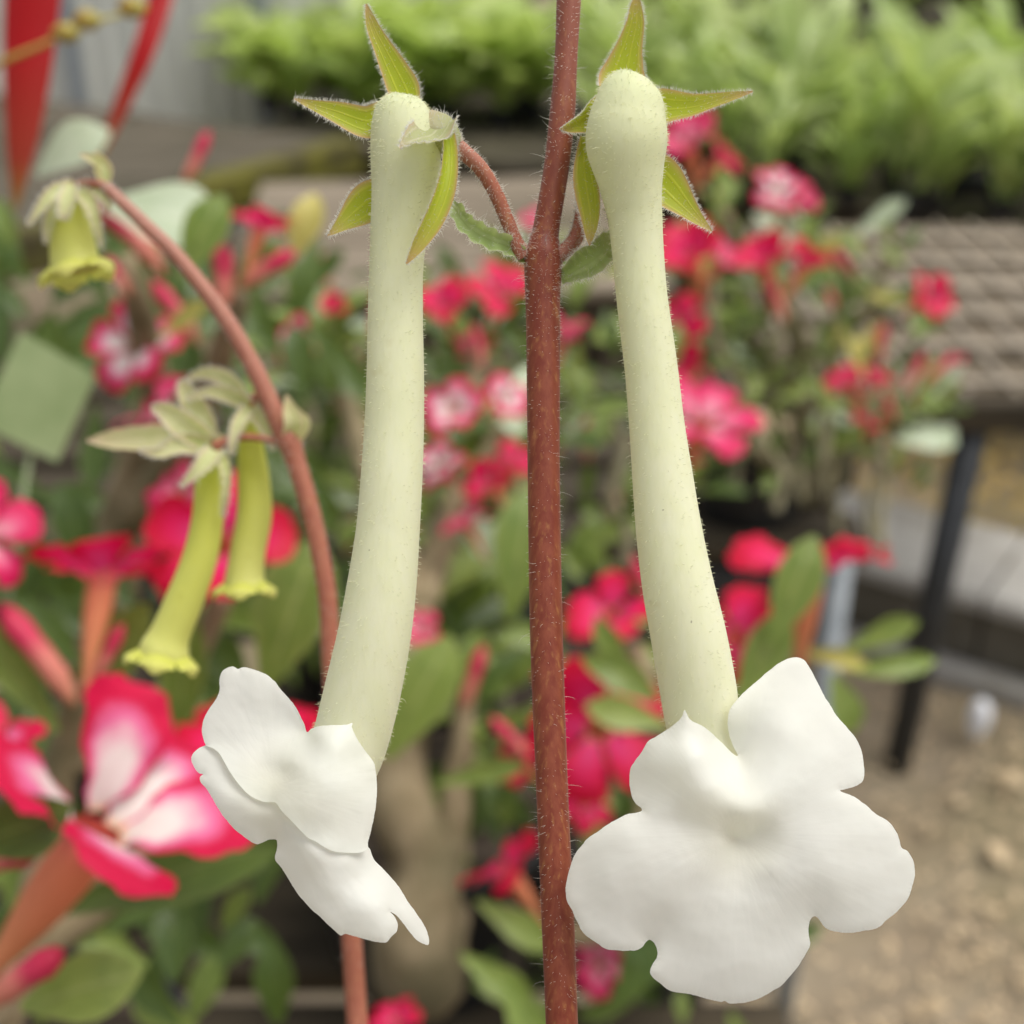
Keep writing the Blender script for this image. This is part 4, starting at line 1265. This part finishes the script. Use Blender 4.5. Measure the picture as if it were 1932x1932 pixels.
def below(curve, c):
    return c[1] > np.interp(c[0], [p[0] for p in curve], [p[1] for p in curve]) or c[0] > curve[-1][0] and c[1] > curve[-1][1] or c[0] < curve[0][0] and c[1] > curve[0][1]


petal_sheet(FL, UPL, 37, UPLz, ZC, .1270, wl_up, 2, 11, (650, 850), 1.0, 0.3, 1.0)
petal_sheet(FL, LOL, 52, LOLz, ZC, .1271, wl_lo, 3, 11, (640, 900), 1.0, 0.3, 1.0)

SMP = []
for rows, wd, kw in (
        ([(960, 740, .1305), (900, 600, .1305), (800, 400, .1300), (700, 200, .1295), (648, 28, .1290)], [150, 225, 190, 130, 80, 14], dict(cup=.25)),
        ([(760, 850, .1300), (640, 868, .1298), (450, 800, .1290), (280, 745, .1282), (138, 695, .1276)], [250, 235, 190, 125, 62, 10], dict(cup=.3)),
        ([(770, 1370, .1315), (660, 1440, .1313), (560, 1520, .1310), (470, 1590, .1306), (376, 1664, .1303)], [250, 290, 245, 165, 80, 10], dict(cup=.25)),
        ([(1215, 900, .1280), (1225, 1090, .1262), (1200, 1300, .1250), (1120, 1520, .1244), (1020, 1700, .1242), (930, 1858, .1242)], [80, 110, 130, 150, 140, 95, 14], dict(cup=.7, roll=-.5)),
        ([(1190, 880, .1275), (1120, 960, .1255), (1030, 985, .1237), (950, 1005, .1224), (885, 1045, .1217)], [240, 290, 270, 190, 90, 16], dict(cup=.45, roll=0.5, mat='calyx', wave=.0001))):
    ob, s_ = sepal(FL, ZA, rows, wd, rr=hr, **kw)
    SMP += s_
cl, cr = sweep([(*ZA((1270, 1010)), .1297, 15), (*ZA((1235, 985)), .1292, 28), (*ZA((1160, 940)), .1287, 38), (*ZA((1060, 880)), .1288, 32)], 16)
mb = MB(); mb.tube(cl, cr, 20)
cal = put('calyx', mb, MAT['calyx'], FL)
SMP += tube_samples(cl, cr, 700, hr)
pp, pr = sweep([(*ZA((1200, 950)), .1292, 15), (*ZA((1300, 1040)), .1296, 15.5), (*ZA((1450, 1180)), .1303, 14.5), (*ZA((1560, 1360)), .1310, 14), (*ZA((1640, 1550)), .1316, 13.5), (*ZA((1700, 1700)), .1321, 14), (*ZA((1760, 1810)), .1325, 18)], 40)
mb = MB(); mb.tube(pp, pr, 18)
put('pedicel', mb, MAT['stalk'], FL)
SMP += tube_samples(pp, pr, 1100, hr)
o_ = put('hairs', hairs(SMP, hr, 0.0002, 0.00048, 0.00002, 0.05, 2.2, 0.3), MAT['hair'], FL); o_['kind'] = 'stuff'

# ---- right flower
TR = [(1195, 146, .1275, 3), (1193, 150, .1275, 26), (1190, 158, .1274, 42), (1187, 175, .1272, 57), (1186, 200, .1270, 67), (1184, 225, .1270, 73), (1182, 255, .1270, 77), (1183, 285, .1272, 75), (1188, 330, .1276, 64), (1193, 370, .128, 56), (1198, 410, .1284, 51.5), (1204, 480, .1288, 48.5), (1211, 560, .129, 48),
      (1220, 630, .1292, 49), (1229, 700, .1294, 50), (1239, 800, .1296, 52), (1250, 900, .1298, 57), (1262, 1000, .130, 62), (1278, 1100, .1303, 67), (1299, 1200, .131, 71), (1317, 1300, .132, 72), (1326, 1360, .1328, 70), (1345, 1440, .1335, 66), (1365, 1500, .1335, 60)]
tp_, tr_ = sweep(TR, 150)
mb = MB(); mb.tube(tp_, tr_, 48, True, False)
FR = put('flower_tube', mb, MAT['tube'], PL)
FR['label'] = 'long pale cream tube of the flower right of the stem'
o_ = put('hairs', hairs(tube_samples(tp_, tr_, 3200, hr, 0.01, 0.92), hr, 0.00022, 0.00042, 0.000026, 0.02, 2.2, 0.16), MAT['hair_tube'], FR); o_['kind'] = 'stuff'

UPR = [(480, 905), (442, 860), (420, 800), (418, 700), (440, 655), (480, 600), (510, 552), (560, 520), (620, 482), (660, 450), (688, 420), (698, 388), (715, 425), (742, 450), (792, 472), (842, 512), (892, 560), (932, 602), (972, 625),
       (942, 560), (925, 500), (920, 430), (940, 370), (975, 330), (1010, 290), (1070, 240), (1120, 195), (1180, 150), (1230, 126), (1270, 118), (1310, 135), (1340, 175), (1380, 250), (1430, 340), (1480, 420), (1540, 490), (1580, 540), (1605, 600), (1615, 660),
       (1618, 730), (1600, 765), (1560, 785), (1520, 797), (1495, 804), (1420, 850), (1320, 888), (1200, 900), (1100, 918), (1035, 962), (960, 986), (870, 970), (780, 950), (680, 930), (600, 912), (540, 906)]
UPRz = [(698, 395, .6), (780, 620, 1.7), (860, 780, 2.0), (950, 930, 2.7), (870, 965, 2.0), (1000, 975, 2.4), (600, 910, .35), (480, 900, -.7), (420, 750, -2.0), (520, 650, -.4), (620, 760, .7), (700, 850, 1.2), (620, 520, 0), (850, 560, -1.6), (910, 700, -.2), (960, 650, -2.2), (975, 625, -2.6),
        (1000, 800, 1.0), (930, 450, -1.8), (1270, 120, -4.2), (1100, 300, -2.4), (1200, 500, -.8), (1400, 350, -3.0), (1600, 650, -2.4), (1400, 600, -.8), (1200, 700, .5), (1080, 900, 1.8), (1200, 895, 1.15), (1300, 885, .8), (1400, 850, .35), (1495, 806, -.5), (1610, 740, -1.8), (1040, 640, -1.2)]
LOR = [(480, 903), (400, 925), (330, 960), (270, 1000), (200, 1050), (150, 1110), (115, 1180), (95, 1260), (88, 1330), (98, 1375), (125, 1420), (145, 1470), (180, 1530), (240, 1580), (300, 1615), (370, 1622), (440, 1622), (480, 1605), (500, 1580), (520, 1568),
       (545, 1590), (560, 1630), (555, 1660), (535, 1690), (522, 1720), (530, 1750), (570, 1790), (630, 1830), (720, 1845), (800, 1865), (880, 1885), (905, 1880), (930, 1893), (1000, 1890), (1070, 1870), (1140, 1835), (1200, 1795), (1260, 1730), (1300, 1670), (1330, 1620),
       (1342, 1590), (1335, 1540), (1335, 1490), (1350, 1455), (1370, 1448), (1395, 1470), (1420, 1505), (1470, 1525), (1530, 1532), (1620, 1522), (1690, 1505), (1740, 1460), (1800, 1410), (1850, 1340), (1872, 1260), (1878, 1200), (1865, 1150), (1840, 1112),
       (1808, 1096), (1800, 1060), (1780, 1010), (1740, 960), (1670, 915), (1620, 870), (1560, 830), (1497, 810), (1440, 795), (1320, 830), (1200, 840), (1100, 850), (1020, 890), (940, 920), (860, 900), (760, 880), (650, 860), (550, 862), (505, 875)]
LORz = [(1000, 900, -1.5), (940, 920, -2.2), (700, 870, -.6), (1300, 830, .1), (1100, 850, -.8), (550, 865, -.5), (960, 1020, -2.3), (890, 1080, .5), (1000, 1110, -.8), (1060, 1010, -.6), (960, 1200, -.3), (800, 1000, 1.1), (700, 945, .7), (1200, 898, 1.05), (1300, 888, .74), (1400, 852, .3), (1495, 808, -.55), (600, 908, .28),
        (400, 1000, 0.0), (130, 1300, -1.7), (350, 1300, .4), (700, 1100, 1.0), (400, 1600, -.7), (250, 1100, -.8), (650, 1400, .6), (520, 1570, -1.0), (950, 1450, .4), (950, 1700, .0), (950, 1890, -1.3), (560, 1650, -.8), (1340, 1590, -.8), (700, 1800, -1.0), (1200, 1780, -1.0),
        (1150, 1200, .9), (1500, 1000, .4), (1500, 1300, .6), (1870, 1200, -2.5), (1600, 1520, -1.1), (1370, 1450, -.5), (1680, 920, -1.2), (1700, 1250, -.8), (1200, 1040, .8)]


def wr_up(c):
    return 0 if side((975, 560), (965, 990), c) > 0 else 1


def wr_lo(c):
    if side((940, 1000), (530, 1570), c) > 0 and c[0] < 945: return 0
    if side((980, 1000), (1362, 1450), c) < 0: return 2
    return 1 if c[1] > 1000 else (0 if c[0] < 960 else 2)


CRR = [(480, 905), (600, 912), (780, 950), (870, 970), (960, 990), (1035, 965), (1100, 918), (1200, 900), (1320, 888), (1420, 850), (1495, 806)]
RFz = [p for p in UPRz if p[:2] not in ((870, 965), (1000, 975), (950, 930))] + [(950, 920, 1.8), (865, 945, 1.3), (1005, 945, 1.6), (940, 1015, -.3), (870, 1010, .7), (1030, 1000, .3)] + \
      [p for p in LORz if p[:2] not in ((1000, 900), (940, 920), (700, 870), (1300, 830), (1100, 850), (550, 865), (1200, 898), (1300, 888), (1400, 852), (1495, 808), (600, 908), (960, 1020), (800, 1000), (700, 945))] + [(960, 1045, -1.3), (780, 1000, .7), (650, 960, .2)]
petal_sheet(FR, UPR[:44] + LOR[1:65][::-1], 999, RFz, ZDq, .1262, lambda c: 2 + wr_lo(c) if below(CRR, c) else wr_up(c), 5, 10, (960, 1020), 3.0)

SMP = []
for rows, wd, kw in (
        ([(760, 640, .1295), (765, 540, .1300), (800, 380, .1298), (850, 180, .1292), (858, 60, .1288), (864, -50, .1285)], [330, 335, 250, 165, 118, 80, 12], dict(cup=.25)),
        ([(960, 770, .1300), (1080, 755, .1300), (1250, 745, .1295), (1450, 700, .1288), (1682, 645, .1280)], [260, 250, 195, 130, 75, 12], dict(cup=.3)),
        ([(920, 1210, .1315), (1040, 1290, .1315), (1160, 1410, .1312), (1280, 1530, .1308), (1396, 1632, .1305)], [330, 340, 270, 170, 80, 10], dict(cup=.25)),
        ([(500, 960, .1310), (500, 1120, .1298), (520, 1300, .1290), (545, 1480, .1288), (545, 1610, .1288), (532, 1730, .1290)], [60, 110, 170, 175, 140, 90, 10], dict(cup=.6, roll=.35)),
        ([(590, 800, .1315), (520, 820, .1305), (450, 860, .1292), (390, 885, .1284), (322, 908, .1280)], [280, 300, 220, 130, 80, 10], dict(cup=.9, roll=-.6))):
    ob, s_ = sepal(FR, ZBq, rows, wd, rr=hr, **kw)
    SMP += s_
cl, cr = sweep([(1110, 330, .1350, 14), (1125, 300, .1345, 30), (1150, 260, .1335, 46), (1180, 230, .1320, 50)], 16)
mb = MB(); mb.tube(cl, cr, 20)
put('calyx', mb, MAT['calyx'], FR)
pp, pr = sweep([(*ZBq((240, 1830)), .1325, 16), (*ZBq((310, 1800)), .1322, 16), (*ZBq((390, 1740)), .1320, 15), (*ZBq((450, 1640)), .1320, 14), (*ZBq((480, 1500)), .1325, 13.5), (*ZBq((500, 1350)), .1335, 13), (1112, 320, .1348, 14)], 40)
mb = MB(); mb.tube(pp, pr, 18)
put('pedicel', mb, MAT['stalk'], FR)
SMP += tube_samples(pp, pr, 1200, hr)
o_ = put('hairs', hairs(SMP, hr, 0.0002, 0.00048, 0.00002, 0.05, 2.2, 0.3), MAT['hair'], FR); o_['kind'] = 'stuff'

# ---- small crinkled leaves at the node
for (cv_, rows, wd) in ((ZA, [(1790, 1850, .1325), (1650, 1755, .1318), (1480, 1690, .1310), (1340, 1590, .1305), (1260, 1470, .1305), (1180, 1420, .1308)], [60, 120, 150, 150, 120, 90, 14]),
                        (ZBq, [(330, 1960, .1325), (450, 1880, .1318), (560, 1810, .1312), (640, 1730, .1312), (700, 1640, .1318)], [80, 150, 210, 190, 150, 14])):
    ob, s_ = sepal(PL, cv_, rows, wd, cup=.9, mat='bract', rr=hr, name='node_leaf', wave=.0005, roll=.2)
    o_ = put('hairs', hairs(s_, hr, 0.0003, 0.0008, 0.000016, 0.05, 1.6, 0.4), MAT['hair'], ob); o_['kind'] = 'stuff'

# ------------------------------------------------------------------ second stalk, arching, out of focus
base2 = Vector((-0.07, 0.30, ZN + 0.11))
AR = thing('arching_stalk', base2, 'arching brownish red stalk with young yellow green trumpets left of the flowers', 'plant')
pt = thing('plant_pot', (base2.x, base2.y, ZN), 'black pot holding the arching red stalk', 'pot', 'black pots of the desert roses')
link('pot_shell', pot_mesh(0.06, 0.12), pt, WORLD[pt])
link('soil', soil_mesh(0.06, 0.10), pt, WORLD[pt])
ad = .197
s2, r2 = sweep([(198, 352, ad, 10), (214, 366, ad, 11.5), (270, 420, ad, 13), (340, 490, ad, 14.5), (425, 600, ad, 16), (482, 700, ad, 17), (528, 800, ad, 19), (545, 832, ad, 23), (558, 870, ad, 19), (590, 980, ad, 18), (617, 1120, ad, 17.5), (625, 1250, ad, 18), (640, 1450, ad, 18.5), (662, 1750, ad, 19), (674, 1932, ad, 20), (690, 2200, .19, 20)], 110)
s2 += [s2[-1].lerp(base2, k / 5) for k in range(1, 6)]; r2 += [r2[-1]] * 5
mb = MB(); mb.tube(s2, r2, 18)
st2 = put('stem', mb, MAT['stalk'], AR)
ident = lambda q_: q_
mb_h = tube_samples(s2, r2, 1800, hr, 0, .85)
o_ = put('hairs', hairs(mb_h, hr, 0.0003, 0.0008, 0.00002), MAT['hair'], st2); o_['kind'] = 'stuff'


def young(rows, seps, ped, flare=True):
    c, r = sweep(rows, 40)
    mb = MB(); mb.tube(c, r, 24)
    ft = put('flower_tube', mb, MAT['young_tube'], AR)
    if flare:                                           # five short closed lips at the mouth
        T = (c[-1] - c[-4]).normalized()
        a = T.orthogonal().normalized()
        for k in range(5):
            dv = Matrix.Rotation(k * 2 * math.pi / 5 + .5, 3, T) @ a
            m2 = MB(); R = r[-1]
            m2.blade([c[-1] + dv * R * .5 - T * R * .5, c[-1] + dv * R * 1.2 - T * R * .1, c[-1] + dv * R * 1.5 + T * R * .15, c[-1] + dv * R * 1.45 + T * R * .5], [R * .9, R * 1.4, R * 1.3, R * .3], dv, 8, 4, -.4)
            put('lip', m2, MAT['young_tube'], ft)
    allh = []
    for (rw, wd, kw) in seps:
        ob, s_ = sepal(ft, ident, rw, [x * 0.58 for x in wd], rr=hr, mat='sepal_pale', wave=.00025, **kw)
        allh += s_
    if ped:
        c2, r2_ = sweep(ped, 14)
        m3 = MB(); m3.tube(c2, r2_, 10); put('pedicel', m3, MAT['stalk'], ft)
    o = put('hairs', hairs(allh, hr, 0.0003, 0.0007, 0.00002), MAT['hair'], ft); o['kind'] = 'stuff'
    return ft


young([(402, 858, ad, 22), (398, 900, ad, 29), (392, 980, ad, 30), (375, 1060, ad, 33), (345, 1140, ad, 36), (322, 1195, ad, 38), (312, 1222, ad, 46), (308, 1240, ad, 48)],
      [([(400, 842, ad), (345, 838, ad - .002), (300, 855, ad - .004), (262, 850, ad - .005)], [50, 62, 50, 22, 4], dict(cup=.4)),
       ([(405, 850, ad - .003), (385, 875, ad - .006), (360, 900, ad - .007), (340, 918, ad - .007)], [50, 60, 40, 20, 4], dict(cup=.4)),
       ([(415, 850, ad - .002), (428, 890, ad - .004), (426, 940, ad - .004), (421, 975, ad - .003)], [30, 34, 24, 16, 4], dict(cup=.4)),
       ([(395, 835, ad), (345, 800, ad - .002), (310, 775, ad - .002), (285, 770, ad - .002)], [60, 85, 70, 40, 6], dict(cup=.5)),
       ([(400, 835, ad + .002), (375, 780, ad + .003), (350, 735, ad + .003), (345, 715, ad + .003)], [60, 90, 70, 40, 6], dict(cup=.5))],
      [(545, 838, ad, 8), (500, 828, ad, 7), (450, 825, ad, 8), (405, 845, ad, 14)])
young([(470, 770, ad + .006, 22), (472, 830, ad + .006, 24), (478, 900, ad + .006, 30), (480, 970, ad + .006, 33), (468, 1040, ad + .006, 33), (462, 1085, ad + .006, 36), (462, 1108, ad + .006, 42)],
      [([(470, 765, ad + .004), (430, 745, ad + .003), (390, 740, ad + .002), (350, 755, ad + .002)], [40, 50, 44, 24, 4], dict(cup=.4)),
       ([(470, 770, ad + .002), (450, 800, ad - .001), (440, 830, ad - .002), (436, 860, ad - .002)], [40, 44, 34, 20, 4], dict(cup=.4)),
       ([(475, 770, ad + .002), (500, 800, ad + .001), (512, 830, ad), (515, 850, ad)], [40, 44, 34, 20, 4], dict(cup=.4)),
       ([(465, 760, ad + .004), (425, 715, ad + .005), (380, 705, ad + .006), (345, 725, ad + .006)], [40, 56, 44, 24, 4], dict(cup=.4))],
      [(540, 822, ad, 8), (520, 760, ad + .003, 7), (490, 745, ad + .005, 8), (470, 765, ad + .006, 14)])
young([(130, 372, ad + .004, 26), (132, 400, ad + .004, 36), (135, 440, ad + .004, 40), (140, 485, ad + .004, 45), (145, 508, ad + .004, 50)],
      [([(140, 350, ad + .002), (100, 368, ad - .001), (72, 400, ad - .002), (52, 425, ad - .002)], [40, 50, 36, 20, 4], dict(cup=.5)),
       ([(135, 350, ad - .001), (128, 375, ad - .004), (122, 400, ad - .005), (122, 415, ad - .005)], [40, 56, 48, 36, 10], dict(cup=.3)),
       ([(130, 360, ad + .002), (100, 400, ad), (90, 430, ad), (86, 460, ad)], [30, 36, 28, 18, 4], dict(cup=.4)),
       ([(150, 355, ad + .001), (172, 385, ad - .001), (185, 430, ad - .001), (192, 470, ad)], [40, 46, 36, 20, 4], dict(cup=.4)),
       ([(160, 345, ad + .001), (190, 365, ad), (205, 385, ad), (203, 400, ad)], [30, 36, 28, 18, 4], dict(cup=.4))],
      [(200, 352, ad, 9), (180, 346, ad, 8), (150, 350, ad + .002, 10), (132, 368, ad + .004, 16)])
for rows, wd in (([(545, 832, ad), (552, 800, ad - .002), (546, 770, ad - .002), (540, 745, ad - .002)], [20, 34, 34, 20, 4]),
                 ([(555, 835, ad), (572, 800, ad - .001), (566, 785, ad - .001), (560, 770, ad - .001)], [18, 26, 22, 14, 4]),
                 ([(200, 352, ad), (190, 315, ad), (172, 300, ad - .001), (150, 292, ad - .001)], [18, 30, 26, 16, 4]),
                 ([(198, 350, ad), (200, 320, ad), (188, 300, ad), (180, 285, ad)], [14, 24, 22, 14, 4]),
                 ([(430, 830, ad + .01), (340, 828, ad + .012), (240, 832, ad + .012), (165, 832, ad + .012)], [10, 44, 52, 40, 6])):
    ob, s_ = sepal(AR, ident, rows, wd, cup=.6, mat='sepal_pale', rr=hr, name='bract', roll=.3, wave=.0002)
